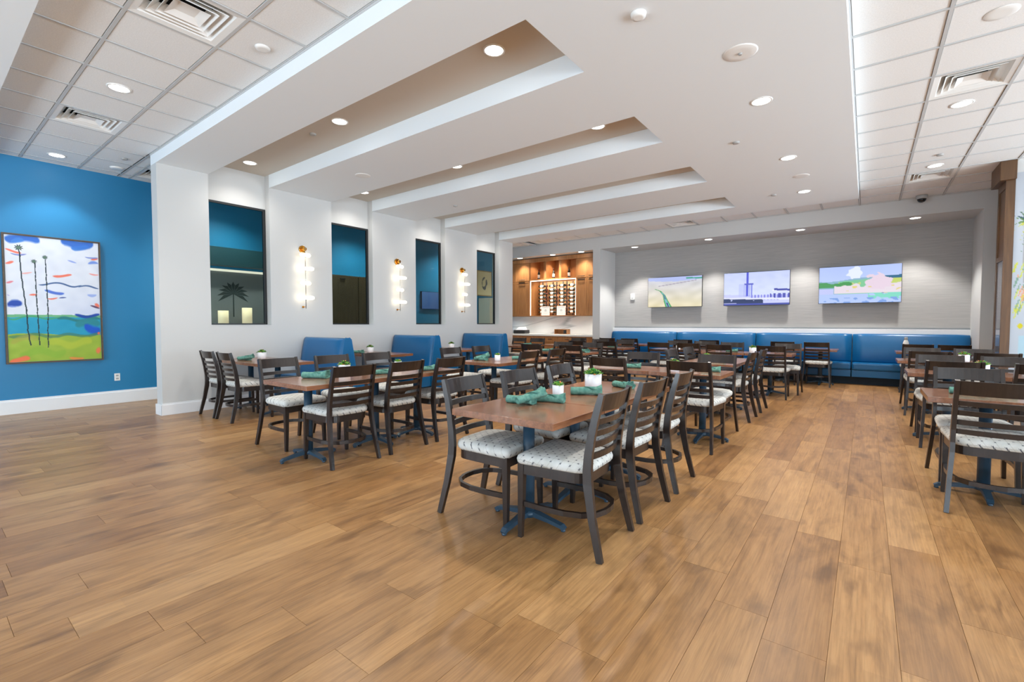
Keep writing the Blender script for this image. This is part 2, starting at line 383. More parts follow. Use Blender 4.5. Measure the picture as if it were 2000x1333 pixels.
def plank_shape(mb, xa, xb, ya, yb, g=0.0002, b=0.0006, h=0.003):
    mb.add([(xa+g, ya+g, -h), (xb-g, ya+g, -h), (xb-g, yb-g, -h), (xa+g, yb-g, -h), (xa+g+b, ya+g+b, 0), (xb-g-b, ya+g+b, 0), (xb-g-b, yb-g-b, 0), (xa+g+b, yb-g-b, 0)],
           [(4,5,6,7), (0,1,5,4), (1,2,6,5), (2,3,7,6), (3,0,4,7)])
def settint(me, vals):
    a = me.attributes.new('tint', 'FLOAT', 'POINT'); a.data.foreach_set('value', np.asarray(vals, np.float32))
for ar, xa, xb, ya, yb, tnt in planks[:300]:
    mb = MB(); plank_shape(mb, xa, xb, ya, yb); o = mb.build('plank', FLO, flo); settint(o.data, [tnt]*8)
mb = MB(); tv = []
for ar, xa, xb, ya, yb, tnt in planks[300:]: plank_shape(mb, xa, xb, ya, yb); tv += [tnt]*8
o = mb.build('plank_field', FLO, flo); settint(o.data, tv); o['kind'] = 'stuff'

# ------------------------------------------------------------------ walls
struct(MB().box(XB - 0.2, XB, BACK_Y, YN + 0.2, 0, 3.9).build('wall_left', BLUEP))
bb = MB().box(XB, XB + 0.02, BACK_Y, YH, 0, 0.18, bev=0.004); bb.box(XB, XB + 0.012, BACK_Y, YH, 0.18, 0.205); struct(bb.build('baseboard_left', TRIM))
# window wall: piers, sills, recessed heads in one wall with the window units on their own
ww = MB(); edges = [Y0] + [e for c in COF for e in c] + [YE]
for k in range(5): ww.box(XG, XW, edges[2*k], edges[2*k+1], 0, ZS + (0.25 if 0 < k else 0.0))
for a, b in COF:
    ww.box(XG, XW, a, b, 0, 1.255); ww.box(XG, XW - 0.14, a, b, 3.135, 3.75)
wall_w = struct(ww.build('wall_windows', WALL))
bb = MB()
bb.box(XW, XW + 0.018, Y0 - 0.018, YE + 0.018, 0, 0.145, bev=0.004); bb.box(XW, XW + 0.010, Y0 - 0.01, YE + 0.01, 0.145, 0.165)
bb.box(XG - 0.018, XW + 0.0175, Y0 - 0.018, Y0, 0, 0.1445); bb.box(XG - 0.018, XW + 0.01, YE, YE + 0.018, 0, 0.145)
struct(bb.build('baseboard_windows', TRIM))
for k, (a, b) in enumerate(COF):
    wn_ = MB(); x0, x1 = XW - 0.175, XW - 0.135; z0, z1 = 1.257, 3.133; fw = 0.032
    wn_.box(x0, x1, a + 0.002, b - 0.002, z1 - fw, z1); wn_.box(x0, x1, a + 0.002, b - 0.002, z0, z0 + fw*0.7)
    wn_.box(x0, x1, a + 0.002, a + fw*0.6, z0 + fw*0.7, z1 - fw); wn_.box(x0, x1, b - fw*1.3, b - 0.002, z0 + fw*0.7, z1 - fw)
    wo = struct(wn_.build('window_%d' % (k+1), BLACKM))
    MB().box(x0 + 0.014, x0 + 0.022, a + fw*0.5, b - fw*1.2, z0 + fw*0.5, z1 - fw*0.8).build('pane', GLASS, wo)
    sl = MB(); sl.box(x1, XW + 0.008, a + 0.003, b - 0.003, 1.2552, 1.2565); sl.build('sill', TRIM, wo)

# end wall: header, niche with banquette, wine alcove
ew = MB()
ew.box(XB, RIGHT_X, YH, YH + 0.22, 3.30, 3.9)                 # header
ew.box(-6.02, -5.80, YH, YN, 0, 3.30)                          # pier between alcove and niche
ew.box(1.60, RIGHT_X, YH, YN, 0, 3.30)                         # right of the niche
ew.box(XB, RIGHT_X, YH + 0.22, YN + 0.2, 3.30, 3.42)           # niche ceiling
ew.box(XB, -6.02, YN, YN + 0.2, 0, 3.30)                       # back of the wine alcove
ew.box(1.60, RIGHT_X, YN, YN + 0.2, 0, 3.30)
struct(ew.build('wall_end', WALL))
struct(MB().box(-6.02, 1.60, YN, YN + 0.2, 0, 3.30).build('wall_niche', GRASS))
struct(MB().box(-5.80, 1.60, YN - 0.13, YN, 0.0, 1.155, bev=0.004).build('trim_1', TRIM))
struct(MB().box(-5.80, 1.60, YN - 0.015, YN, 1.155, 1.185).build('trim_2', GREYB))
# mural wall and rest of the shell
struct(MB().box(1.66, RIGHT_X, 9.77, 9.95, 0, 3.7).build('wall_mural', WALL))
rw = MB()
ys = [BACK_Y] + [q for p in WIN_R for q in p] + [YN]
for k in range(0, len(ys), 2): rw.box(RIGHT_X, RIGHT_X + 0.2, ys[k], ys[k+1], 0, 3.9)
for a, b in WIN_R: rw.box(RIGHT_X, RIGHT_X + 0.2, a, b, 0, 0.15); rw.box(RIGHT_X, RIGHT_X + 0.2, a, b, 3.1, 3.9)
struct(rw.build('wall_right', WALL))
kw = MB(); xs = [XB] + [q for p in WIN_B for q in p] + [RIGHT_X]
for k in range(0, len(xs), 2): kw.box(xs[k], xs[k+1], BACK_Y - 0.2, BACK_Y, 0, 3.9)
for a, b in WIN_B: kw.box(a, b, BACK_Y - 0.2, BACK_Y, 0, 0.15); kw.box(a, b, BACK_Y - 0.2, BACK_Y, 3.1, 3.9)
struct(kw.build('wall_back', WALL))
nwin = 5
for a, b in WIN_R:
    f = MB(); x0, x1 = RIGHT_X + 0.03, RIGHT_X + 0.08
    for y in (a, (a+b)/2 - 0.025, b - 0.05): f.box(x0, x1, y, y + 0.05, 0.15, 3.1)
    f.box(x0, x1, a, b, 0.15, 0.2); f.box(x0, x1, a, b, 3.05, 3.1)
    wo = struct(f.build('window_%d' % nwin, TRIM)); nwin += 1
    MB().box(x0 + 0.02, x0 + 0.026, a + 0.02, b - 0.02, 0.17, 3.08).build('pane', CLEAR, wo)
for a, b in WIN_B:
    f = MB(); y0, y1 = BACK_Y - 0.08, BACK_Y - 0.03
    for x in (a, (a+b)/2 - 0.025, b - 0.05): f.box(x, x + 0.05, y0, y1, 0.15, 3.1)
    f.box(a, b, y0, y1, 0.15, 0.2); f.box(a, b, y0, y1, 3.05, 3.1)
    wo = struct(f.build('window_%d' % nwin, TRIM)); nwin += 1
    MB().box(a + 0.02, b - 0.02, y0 + 0.02, y0 + 0.026, 0.17, 3.08).build('pane', CLEAR, wo)

# ------------------------------------------------------------------ ceilings
deck = struct(MB().box(XB - 0.2, RIGHT_X + 0.2, BACK_Y - 0.2, YN + 0.2, 3.95, 4.05).build('ceiling', CEILP))
so = MB()
so.box(XR, XE, Y0, 10.23, ZS, 3.80)
so.box(XG, XR, Y0, COF[0][0], ZS, 3.80)
for k in range(3): so.box(XW, XR, COF[k][1], COF[k+1][0], ZS, 3.80)
so.box(XW, XR, COF[3][1], 10.23, ZS, 3.80); so.box(XG, XW, YE + 0.001, 10.23, ZS, 3.80)
for a, b in COF: so.box(XW - 0.14, XR, a, b, 3.67, 3.80, mi=1)
coff = struct(so.build('ceiling_coffered', [CEILP, TAN]))
struct(MB().box(XB, RIGHT_X, BACK_Y, YF, ZS, 3.85).build('ceiling_front', CEILP))
TW = 0.6096
def tile_mesh(w_, d_, name='ceiling_tile'):
    b = 0.008; h = 0.018; g = 0.010
    mb = MB(); x0, x1, y0, y1 = g, w_-g, g, d_-g
    mb.add([(x0,y0,h),(x1,y0,h),(x1,y1,h),(x0,y1,h),(x0+b,y0+b,0),(x1-b,y0+b,0),(x1-b,y1-b,0),(x0+b,y1-b,0)],
           [(4,7,6,5),(0,4,5,1),(1,5,6,2),(2,6,7,3),(3,7,4,0),(0,1,2,3)])
    return mb.mesh(name, TILE)
full = tile_mesh(TW, TW); cuts = {}
grid = MB()
VENTS = []
gz = [0.0]
def tee(x0, x1, y0, y1): grid.box(x0, x1, y0, y1, ZT - 0.003 - gz[0], ZT + 0.02)
def tiles(xs_, ys_, holes=()):
    for i in range(len(xs_)-1):
        for j in range(len(ys_)-1):
            w_, d_ = xs_[i+1]-xs_[i], ys_[j+1]-ys_[j]
            if w_ < 0.05 or d_ < 0.05: continue
            if any(xs_[i] < hx < xs_[i+1] and ys_[j] < hy < ys_[j+1] for hx, hy in holes): continue
            key = (round(w_, 3), round(d_, 3))
            me = full if abs(w_-TW) < 2e-3 and abs(d_-TW) < 2e-3 else cuts.setdefault(key, None) or cuts.__setitem__(key, tile_mesh(w_, d_)) or cuts[key]
            inst('ceiling_tile', me, deck, (xs_[i], ys_[j], ZT + 0.002))
    gz[0] += 0.0004
    for x in xs_: tee(x - 0.012, x + 0.012, ys_[0], ys_[-1])
    gz[0] += 0.0002
    for y in ys_: tee(xs_[0], xs_[-1], y - 0.012, y + 0.012)
def grids(origin, lo, hi):
    k0 = math.ceil((lo - origin)/TW - 1e-6); out = []
    v = origin + k0*TW
    while v < hi + 1e-6: out.append(v); v += TW
    if not out or out[0] > lo + 0.01: out = [lo] + out
    if out[-1] < hi - 0.01: out = out + [hi]
    return out
HL = [(-4.13, 1.38), (-7.18, 1.38), (-8.99, 2.42)]
HR = [(0.757, 6.31), (0.757, 9.97)]
xl = grids(-4.44, XB, XE)
tiles(xl, [YF, 1.078, 1.688, Y0], HL)
tiles(grids(-4.44, XB, XG), [Y0] + grids(1.688 + TW, 1.688 + TW, YH), HL)
tiles([XE, 0.452, 1.062, 1.672] + [1.672 + TW*k for k in range(1, 9)], grids(4.788, YF, YH), HR)
tiles(grids(XE - 20*TW, XW, XE), [10.23] + [10.278 + TW*k for k in range(1, 3)] + [YH], [(-3.50, 11.15)])
MB_g = grid.build('ceiling_grid', GRID, deck)
struct(MB().box(XG, XE, Y0 - 0.004, Y0 - 0.0005, ZT - 0.02, ZT + 0.004).build('trim_3', GRID))

# ceiling air vents
def vent(cx, cy, label, sx=TW, sy=TW):
    r = thing('ceiling_vent', label, 'air vent', (cx, cy, ZT), 0, 'square air vents in the tiled ceiling')
    h = sx/2 - 0.012
    MB().box(-h, h, -h, h, 0.10, 0.11).build('duct_back', DARKV, r)
    def cone(w0, z0, w1, z1, name, th=0.004):
        mb = MB()
        o_ = [(-w0,-w0,z0),(w0,-w0,z0),(w0,w0,z0),(-w0,w0,z0)]; i_ = [(-w1,-w1,z1),(w1,-w1,z1),(w1,w1,z1),(-w1,w1,z1)]
        o2 = [(x,y,z+th) for x,y,z in o_]; i2 = [(x,y,z+th) for x,y,z in i_]
        mb.loft([o_, i_, i2, o2, o_], smooth=False, cap0=False, cap1=False); mb.build(name, PLASTIC, r)
    cone(h, -0.002, h - 0.045, 0.004, 'frame'); cone(h - 0.045, 0.006, h - 0.10, 0.075, 'louver')
    cone(h - 0.085, 0.004, h - 0.15, 0.070, 'louver'); cone(h - 0.135, 0.002, h - 0.185, 0.06, 'louver')
    q = h - 0.175; mb = MB(); mb.loft([[(-q,-q,0.004),(q,-q,0.004),(q,q,0.004),(-q,q,0.004)], [(-q*.55,-q*.55,0.03),(q*.55,-q*.55,0.03),(q*.55,q*.55,0.03),(-q*.55,q*.55,0.03)]], smooth=False, cap0=False)
    mb.build('center_plate', PLASTIC, r); return r
vent(-4.135, 1.383, 'large white air vent in the tile strip, cut by the top edge of the picture')
vent(-7.185, 1.383, 'white air vent in the tile strip above the blue wall')
vent(-9.01, 2.60, 'air vent half hidden by the end of the window wall')
vent(0.757, 6.31, 'white air vent over the aisle tables, closer to the camera')
vent(0.757, 9.97, 'white air vent beside the black dome camera')
vent(-3.50, 11.15, 'small air vent behind the coffered ceiling, before the wine alcove')

# downlights
def ring_mesh(r0, r1, z0, z1, n=28):
    mb = MB(); P_ = [(r0, z1), (r0, z0), (r1*1.02, z0 - 0.002), (r1, z1)]
    mb.lathe(P_, n=n, cap0=False, cap1=False); return mb.mesh('trim_ring', PLASTIC)
RING = ring_mesh(0.098, 0.080, -0.004, 0.004)
LENSM = MB().lathe([(0.081, -0.002), (0.081, 0.001)], n=28).mesh('lens', LENS)
nd = 0
def downlight(x, y, z, label, power=P_DOWN, col=WARM, light=True, angle=140, group='recessed ceiling downlights'):
    r = thing('downlight', label, 'ceiling light', (x, y, z), 0, group)
    inst('trim_ring', RING, r); inst('lens', LENSM, r)
    if light: spot('downlight_lamp', (x, y, z - 0.03), power, col, angle, 0.8 if angle > 100 else 0.45, 0.07)
ordn = ['first', 'second', 'third', 'fourth']
for k in range(4):
    for j, x in enumerate((-2.65, -5.02, -7.36)):
        downlight(x, 3.22 + 1.97*k, 3.67, 'round downlight in the %s coffer from the front, %s' % (ordn[k], ('at its aisle end', 'in its middle', 'at its window end')[j]), P_DOWN*(0.35 if j == 2 else 1.0))
for j, k in enumerate((0, 1, 2, 3)):
    downlight(-0.87, 3.22 + 1.97*k, ZS, 'round downlight in the flat soffit beside the %s coffer' % ordn[k])
for k in range(5): downlight(0.757, 2.65 + 2.44*k - 0.61 if k < 2 else (6.92 if k == 2 else 9.36 if k == 3 else 11.0), ZT, ('round downlight in the aisle tile ceiling, %s' % ('above the camera', 'short of the air vent', 'just past the larger air vent', 'just before the vent by the dome camera', 'by the end wall')[k])) if k in (2, 3) else None
downlight(-5.965, 1.383, ZT, 'round downlight in the tile strip between the two air vents')
downlight(-9.015, 1.383, ZT, 'round downlight over the palm painting', P_WALLWASH, (0.95, 0.97, 1.0), True, 100)
for x, nm in ((0.70, 'aisle end'), (-1.18, 'third from the wine alcove'), (-3.07, 'second from the wine alcove'), (-4.93, 'wine alcove end')):
    downlight(x, 11.84, 3.30, 'small downlight over the screens, %s of the row' % nm, P_DOWN*2.0, (1, 0.97, 0.93), True, 92, 'niche downlights')
for x, nm in ((-6.45, 'pier side'), (-7.4, 'middle'), (-8.6, 'corridor side')):
    downlight(x, 11.70, 3.30, 'small downlight under the header of the wine alcove, %s' % nm, P_DOWN*0.9, (1, 0.92, 0.82), True, 110, 'wine alcove downlights')

# ceiling fixtures that give no light
def disc(name, label, cat, x, y, z, r, h, m=PLASTIC, group=None, dot=False):
    th = thing(name, label, cat, (x, y, z), 0, group)
    MB().lathe([(r*0.55, -h), (r*0.9, -h*0.8), (r, -h*0.1), (r, 0.0)], n=24).build('cover', m, th)
    if dot: MB().lathe([(0.012, -h - 0.012), (0.018, -h + 0.001)], n=10).build('sensor', GREYP, th)
    return th
disc('ceiling_speaker', 'large round white ceiling speaker in the soffit, closest to the camera', 'speaker', -0.86, 4.17, ZS, 0.13, 0.008, dot=True)
disc('ceiling_speaker', 'round white ceiling speaker over the first pier', 'speaker', -5.97, 4.20, ZS, 0.11, 0.006)
disc('ceiling_speaker', 'pale round ceiling speaker between the soffit downlights at the far end', 'speaker', -0.82, 8.15, ZS, 0.11, 0.006)
disc('ceiling_speaker', 'round speaker in the aisle tile ceiling near the picture corner', 'speaker', 0.757, 5.09, ZT, 0.10, 0.006)
disc('ceiling_speaker', 'small round speaker in the tiles beside the hidden vent', 'speaker', -9.02, 2.04, ZT, 0.09, 0.02)
disc('smoke_detector', 'round smoke detector in the tile strip by the soffit edge', 'smoke detector', -4.13, 2.01 - 0.08, ZT, 0.06, 0.018)
disc('sprinkler', 'small sprinkler cover near the top edge over the soffit', 'sprinkler', -1.33, 3.22, ZS, 0.055, 0.03)
for x, y, z, nm in ((-1.30, 6.17, ZS, 'in the soffit beside the second beam'), (-1.30, 9.06, ZS, 'in the soffit near the end wall'), (-6.12, 6.30, ZS, 'under the third beam by the windows'),
                    (-5.61, 3.22, 3.67, 'inside the first coffer'), (-8.43, 1.99, ZT, 'in the tiles by the blue wall'), (0.76, 8.79, ZT, 'in the aisle tiles between two lights')):
    disc('sprinkler', 'small round sprinkler cover ' + nm, 'sprinkler', x, y, z, 0.04, 0.02, GREYP, 'sprinkler covers')
dc = thing('dome_camera', 'black dome security camera under the tile ceiling by the end wall', 'camera', (0.755, 11.38, ZT))
MB().lathe([(0.085, 0), (0.085, -0.05), (0.07, -0.065)], n=24).build('mount', GREYP, dc)
MB().lathe([(0.068, -0.062), (0.062, -0.09), (0.045, -0.115), (0.015, -0.128)], n=20).build('dome', mat('smoked dome', rgb(16, 17, 19), 0.15), dc)

# ------------------------------------------------------------------ painting on the blue wall
def art_fn(s, t):
    rs = np.random.RandomState(3)
    n1 = np.zeros_like(s)
    for q in range(26):
        fx, fy, ph, a = rs.uniform(2, 40), rs.uniform(6, 60), rs.uniform(0, 6.28), rs.uniform(0.2, 1)
        n1 += a*np.sin(fx*s + ph + 2*np.sin(fy*t*0.35 + ph))*np.sin(fy*t + ph*2)
    n1 = n1/6.0
    col = np.empty(s.shape + (3,)); col[:] = (224, 226, 234)
    col += n1[..., None]*np.array([9, 8, 6])
    lav = np.clip((t - 0.35)*3, 0, 1)*np.clip((s - 0.2)*1.5, 0, 1)*(t < 0.62); col = col*(1 - 0.35*lav[..., None]) + np.array([170, 186, 232])*0.35*lav[..., None]
    def stroke(s0, s1, tc, th, c, wob=0.012, al=0.9):
        nonlocal col
        ctr = tc + wob*np.sin(s*17 + tc*40) + 0.006*n1
        e = np.minimum(np.clip((s - s0)/0.05, 0, 1), np.clip((s1 - s)/0.05, 0, 1))
        m = np.clip(1.3 - np.abs(t - ctr)/(th*(0.5 + 0.5*e)) , 0, 1)*(e > 0)*np.clip(e*2 + n1*0.3, 0, 1)
        m = np.clip(m*1.6, 0, 1)*al; col = col*(1 - m[..., None]) + np.array(c)*m[..., None]
    B, N, R = (40, 96, 190), (22, 60, 160), (240, 110, 84)
    stroke(0.0, 0.36, 0.02, 0.030, B); stroke(0.06, 0.2, 0.045, 0.02, (70, 130, 205)); stroke(0.57, 0.95, 0.02, 0.035, B); stroke(0.68, 0.9, 0.05, 0.02, (60, 120, 205))
    for a in [(0, .17, .125, .008, R), (.05, .22, .14, .006, (120, 130, 190)), (0, .09, .215, .010, R), (.15, .27, .285, .006, (236, 170, 160)), (.47, .69, .295, .010, R), (.9, 1, .135, .010, R), (.84, 1, .12, .006, (110, 130, 200)),
              (.64, .75, .175, .007, (140, 160, 220)), (.87, 1, .18, .012, (110, 140, 215)), (.88, 1, .26, .007, (240, 150, 140)), (.32, .8, .37, .006, (60, 90, 140)), (.75, 1, .385, .006, (60, 90, 140)),
              (0, .08, .365, .010, (226, 120, 130)), (.38, .6, .435, .012, (70, 104, 200)), (.22, .32, .475, .008, R), (.4, .53, .48, .006, R), (.53, .62, .488, .006, (70, 90, 150)), (.85, .97, .44, .012, (150, 170, 225)),
              (.0, .04, .47, .008, (180, 180, 220)), (.93, 1, .535, .020, R), (.88, 1, .548, .008, (90, 60, 90))]: stroke(*a)
    stroke(0.0, 0.16, 0.545, 0.026, N); stroke(0, 0.1, 0.572, 0.008, (120, 140, 210))
    w_ = t > 0.622 + 0.004*n1; g_ = t > 0.642 + 0.006*n1
    col[w_] = np.array((112, 176, 128)); sea = np.array((38, 152, 184)) + n1[..., None]*np.array([10, 8, 6]); col = np.where(g_[..., None], sea, col)
    stroke(0.70, 1, 0.625, 0.012, N); stroke(0.5, 1, 0.66, 0.012, (40, 120, 120)); stroke(0.7, 1, 0.69, 0.03, (44, 132, 140)); stroke(0.80, 1, 0.735, 0.035, (24, 80, 196), 0.02); stroke(0.0, 0.55, 0.645, 0.006, (70, 160, 110))
    l_ = t > 0.785 - 0.012*np.sin(s*5 + 0.6) + 0.004*n1
    land = np.array((152, 178, 62)) + n1[..., None]*np.array([16, 12, 8]); col = np.where(l_[..., None], land, col)
    stroke(0, 1, 0.792, 0.012, (70, 120, 96), 0.01, 0.7); stroke(0.02, 0.3, 0.82, 0.02, (170, 160, 70), 0.02, 0.6); stroke(0.4, 0.9, 0.86, 0.03, (188, 196, 60), 0.02, 0.6); stroke(0.1, 0.6, 0.93, 0.03, (132, 176, 56), 0.02, 0.6)
    stroke(0, 0.22, 0.985, 0.02, (244, 112, 78)); stroke(0.93, 1, 0.93, 0.035, (240, 120, 80)); stroke(0.62, 0.8, 0.985, 0.012, (230, 140, 70)); stroke(0.95, 1, 0.79, 0.018, (240, 110, 80))
    def trunk(pts, wd):
        nonlocal col
        ps = np.interp(t, [p[1] for p in pts], [p[0] for p in pts]) + 0.002*np.sin(t*90)
        m = (np.abs(s - ps) < wd)*(t > pts[0][1])*(t < pts[-1][1]); col[m > 0] = (34, 52, 58)
    trunk([(.145, .12), (.15, .25), (.165, .40), (.195, .60), (.20, .75), (.222, .87)], 0.0070)
    trunk([(.295, .20), (.30, .50), (.305, .62), (.315, .87)], 0.0060); trunk([(.405, .17), (.41, .40), (.415, .60), (.405, .74), (.405, .89)], 0.0060)
    for cx, cyy, r in ((.138, .095, .044), (.287, .195, .032), (.402, .155, .032)):
        ang = np.arctan2((t - cyy)*1.78, s - cx); d = np.hypot(s - cx, (t - cyy)*1.78)
        m = d < r*(0.8 + 0.25*np.sin(ang*9)); col[m] = (52, 74, 66); m = d < r*0.5; col[m] = (96, 122, 104)
    return col
art = thing('wall_painting', 'tall painting of three thin palms over teal water, hung on the blue wall', 'painting', (XB, 1.385, 0.72))
AW, AH = 1.01, 1.80
grid_print('canvas', 220, 390, art_fn, lambda s, t: (0.050, -AW/2 + 0.012 + s*(AW - 0.024), AH - 0.012 - t*(AH - 0.024)), CANVAS, art)
fr_ = MB(); fr_.box(0, 0.06, -AW/2 - 0.012, -AW/2 + 0.004, -0.012, AH + 0.012); fr_.box(0, 0.06, AW/2 - 0.004, AW/2 + 0.012, -0.012, AH + 0.012)
fr_.box(0, 0.06, -AW/2 + 0.004, AW/2 - 0.004, -0.012, 0.004); fr_.box(0, 0.06, -AW/2 + 0.004, AW/2 - 0.004, AH - 0.004, AH + 0.012)
fr_.build('frame', wood('walnut floater frame', rgb(74, 58, 44), rgb(98, 78, 58), 0.5), art)
MB().box(0.0, 0.046, -AW/2 + 0.006, AW/2 - 0.006, 0.006, AH - 0.006).build('stretcher', GREYB, art)
ol = thing('wall_outlet', 'white electrical outlet low on the blue wall', 'outlet', (XB, 2.07, 0.42))
MB().box(0, 0.006, -0.036, 0.036, -0.058, 0.058, bev=0.002).build('plate', PLASTIC, ol)
for dz in (-0.024, 0.024): MB().box(0.006, 0.009, -0.016, 0.016, dz - 0.013, dz + 0.013).build('socket', GREYP, ol)

# ------------------------------------------------------------------ wall sconces
for k, (yc, nm) in enumerate(((4.20, 'between the first and second windows'), (6.22, 'between the second and third windows'), (8.15, 'between the third and fourth windows'))):
    r = thing('wall_sconce', 'brass sconce of four glowing glass tubes ' + nm, 'wall light', (XW, yc, 0), 0, 'tube sconces on the window wall')
    yo = 0.10
    mb = MB(); rings = [[(x, math.cos(2*PI*j/24)*rr, 2.545 + math.sin(2*PI*j/24)*rr) for j in range(24)] for x, rr in ((0, 0.062), (0.022, 0.062), (0.026, 0.055))]; mb.loft(rings); mb.build('backplate', BRASS, r)
    MB().tube([(0.02, 0, 2.545), (0.10, 0, 2.545)], 0.030, 14).build('arm', BRASS, r)
    MB().tube([(0.10, 0, 2.575), (0.10, 0, 1.53)], 0.006, 8).build('stem', CHROME, r)
    MB().tube([(0.0, 0, 1.56), (0.10, 0, 1.56)], 0.006, 8).build('lower_arm', BRASS, r); MB().tube([(0.0, 0, 1.56), (0.012, 0, 1.56)], 0.018, 12).build('lower_plate', BRASS, r)
    for z, L, dg in ((2.44, 0.20, -12), (2.21, 0.27, 22), (1.965, 0.20, -12), (1.715, 0.27, 22)):
        a_ = math.radians(dg); dx, dy = math.sin(a_), math.cos(a_)
        n = 8; pth = []; rr = []
        for q in range(n + 1):
            f_ = -1 + 2*q/n; pth.append((0.10 + dx*f_*L/2, dy*f_*L/2, z)); rr.append(0.033*(0.55 if abs(f_) == 1 else 1.0))
        MB().tube(pth, rr, 14).build('glass_tube', TUBE, r); MB().tube([(0.10, 0, z - 0.040), (0.10, 0, z + 0.040)], 0.012, 10).build('collar', CHROME, r)

# ------------------------------------------------------------------ screens and sensor on the niche wall
def sky_base(s, t, top, bot): return np.array(top)*(1 - t[..., None]) + np.array(bot)*t[..., None]
def nzf(s, t, seed, n=18, f=30):
    rs = np.random.RandomState(seed); o_ = np.zeros_like(s)
    for q in range(n): a, b, p = rs.uniform(-f, f), rs.uniform(-f, f), rs.uniform(0, 6.28); o_ += np.sin(a*s + b*t + p)
    return o_/math.sqrt(n)
def tv1(s, t):
    n_ = nzf(s, t, 1, 20, 26); c = sky_base(s, t, (208, 210, 226), (226, 214, 176)); c = c + n_[..., None]*np.array([6, 6, 7])
    m = t < 0.10 + 0.05*np.sin(s*3); c[m] = (178, 190, 236)
    m = (s > 0.72) & (np.abs(t - 0.07 + 0.02*(1 - s)) < 0.022); c[m] = (60, 160, 130)
    m = np.abs(t - (0.34 - 0.22*s)) < 0.012; c[m & (s > .2) & (s < .9)] = (168, 160, 176)
    rc = np.interp(t, [0.38, 0.46, 0.6, 0.8, 1.0], [0.13, 0.24, 0.31, 0.35, 0.40]); wd = np.interp(t, [0.38, 0.6, 1.0], [0.012, 0.025, 0.06])
    m = (np.abs(s - rc) < wd) & (t > 0.38); c[m] = (74, 160, 92); m = (np.abs(s - rc) < wd*0.55) & (t > 0.5); c[m] = (120, 180, 190); m = (np.abs(s - rc) < wd*0.25) & (t > 0.55) & (n_ > 0.2); c[m] = (70, 70, 120)
    return c
def tv2(s, t):
    n_ = nzf(s, t, 2, 20, 40); c = sky_base(s, t, (196, 206, 250), (218, 226, 255)) + n_[..., None]*3
    m = (t > 0.66 + 0.10*s - 0.14*(s > .5)*(s - .5)); c[m] = (196, 200, 250)
    bl = np.array((86, 92, 208))
    m = (np.abs(s - 0.375) < 0.018) & (t < 0.72); c[m] = bl
    for k in range(5):
        x = 0.33 + 0.028*k
        m = (np.abs(s - x) < 0.006) & (t > 0.36) & (t < 0.74); c[m] = (104, 110, 216)
    m = (np.abs(t - 0.36) < 0.02) & (s > 0.32) & (s < 0.47); c[m] = (90, 96, 196)
    m = (s > .24) & (s < .33) & (t > .35) & (t < .74); c[m] = c[m]*0.5 + np.array((176, 184, 240))*0.5
    m = (s > .42) & (t > .70) & (t < .86) & (np.sin(s*130) > 0.1); c[m] = (128, 130, 220)
    m = (np.abs(t - (0.50 + 0.10*s)) < 0.015) & (s > .75); c[m] = (240, 240, 255)
    m = (t > 0.44 + 0.1*s) & (t < 0.50 + 0.1*s) & (s > .78); c[m] = (58, 66, 160)
    m = (s > .72) & (t > .66) & (t < .80) & (np.sin(s*90) > -0.2); c[m] = (70, 74, 170)
    m = (t > 0.76 + 0.04*s) & (t < 0.80 + 0.06*s); c[m] = (226, 228, 255)
    m = (t > 0.80 + 0.06*s) & (t < 0.93 + 0.05*s) & (s < .62) & (n_ > -0.7); c[m] = (28, 44, 92)
    m = (t > 0.95); c[m] = (60, 70, 160)
    return c
def tv3(s, t):
    n_ = nzf(s, t, 5, 24, 46); c = sky_base(s, t, (176, 194, 244), (196, 212, 250))
    m = ((s - .45)/.09)**2 + ((t - .20)/.18)**2 < 1 + 0.3*n_; c[m] = (226, 234, 252)
    m = t > 0.40 - 0.10*s + 0.02*np.sin(9*s); c[m] = (136, 176, 196)
    m = (t > 0.44 - 0.12*s) & (s > .25); c[m] = (126, 196, 150)
    m = (t > 0.30 - 0.06*(s - .7)) & (s > .72); c[m] = (30, 98, 132)
    m = (t > 0.38 - 0.06*(s - .7)) & (s > .8); c[m] = (190, 206, 100)
    m = (t > 0.44 + 0.03*n_) & (t < 0.58); c[m & (s < .5)] = (70, 150, 84); m2 = m & (s > .25) & (n_ > -.1); c[m2] = (196, 206, 128)
    m = (t > .52 - .04*n_) & (t < .74) & (s > .2); c[m] = (226, 214, 224); m = ((s - .74)/.17)**2 + ((t - .45)/.20)**2 < 1 + .3*n_; c[m] = (226, 206, 222)
    m = (t > .55) & (t < .68) & (s > .3) & (n_ > 1.0); c[m] = (222, 206, 120)
    m = (t > 0.60) & (s < .19); c[m] = (190, 196, 240)
    m = t > 0.75; c[m] = (176, 196, 240); m = (t > .74) & (t < .90) & (s > .62) & (n_ > -.5); c[m] = (126, 212, 190); m = (t > .86) & (n_ > .5); c[m] = (120, 156, 220)
    return c
for (x0, fn, nm) in ((-4.76, tv1, 'pale sandy landscape with a green stream'), (-2.83, tv2, 'blue bridge and tower scene'), (-0.86, tv3, 'lake with green hills and pink blossom')):
    r = thing('wall_screen', 'wide wall screen showing a ' + nm, 'television', (x0, 12.37, 1.71), 0, 'screens on the grey niche wall')
    W_, H_ = 1.42, 0.80
    MB().box(0, W_, 0.0, 0.05, 0, H_, bev=0.006).build('body', BLACKM, r)
    grid_print('display', 120, 68, fn, lambda s, t: (0.008 + s*(W_ - 0.016), -0.002, H_ - 0.008 - t*(H_ - 0.016)), SCREEN, r)
    MB().box(W_/2 - 0.25, W_/2 + 0.25, 0.05, YN - 12.37, 0.25, 0.55).build('wall_bracket', BLACKM, r)
r = thing('wall_sensor', 'small white sensor box on the grey wall beside the first screen', 'sensor', (-5.25, YN, 2.03))
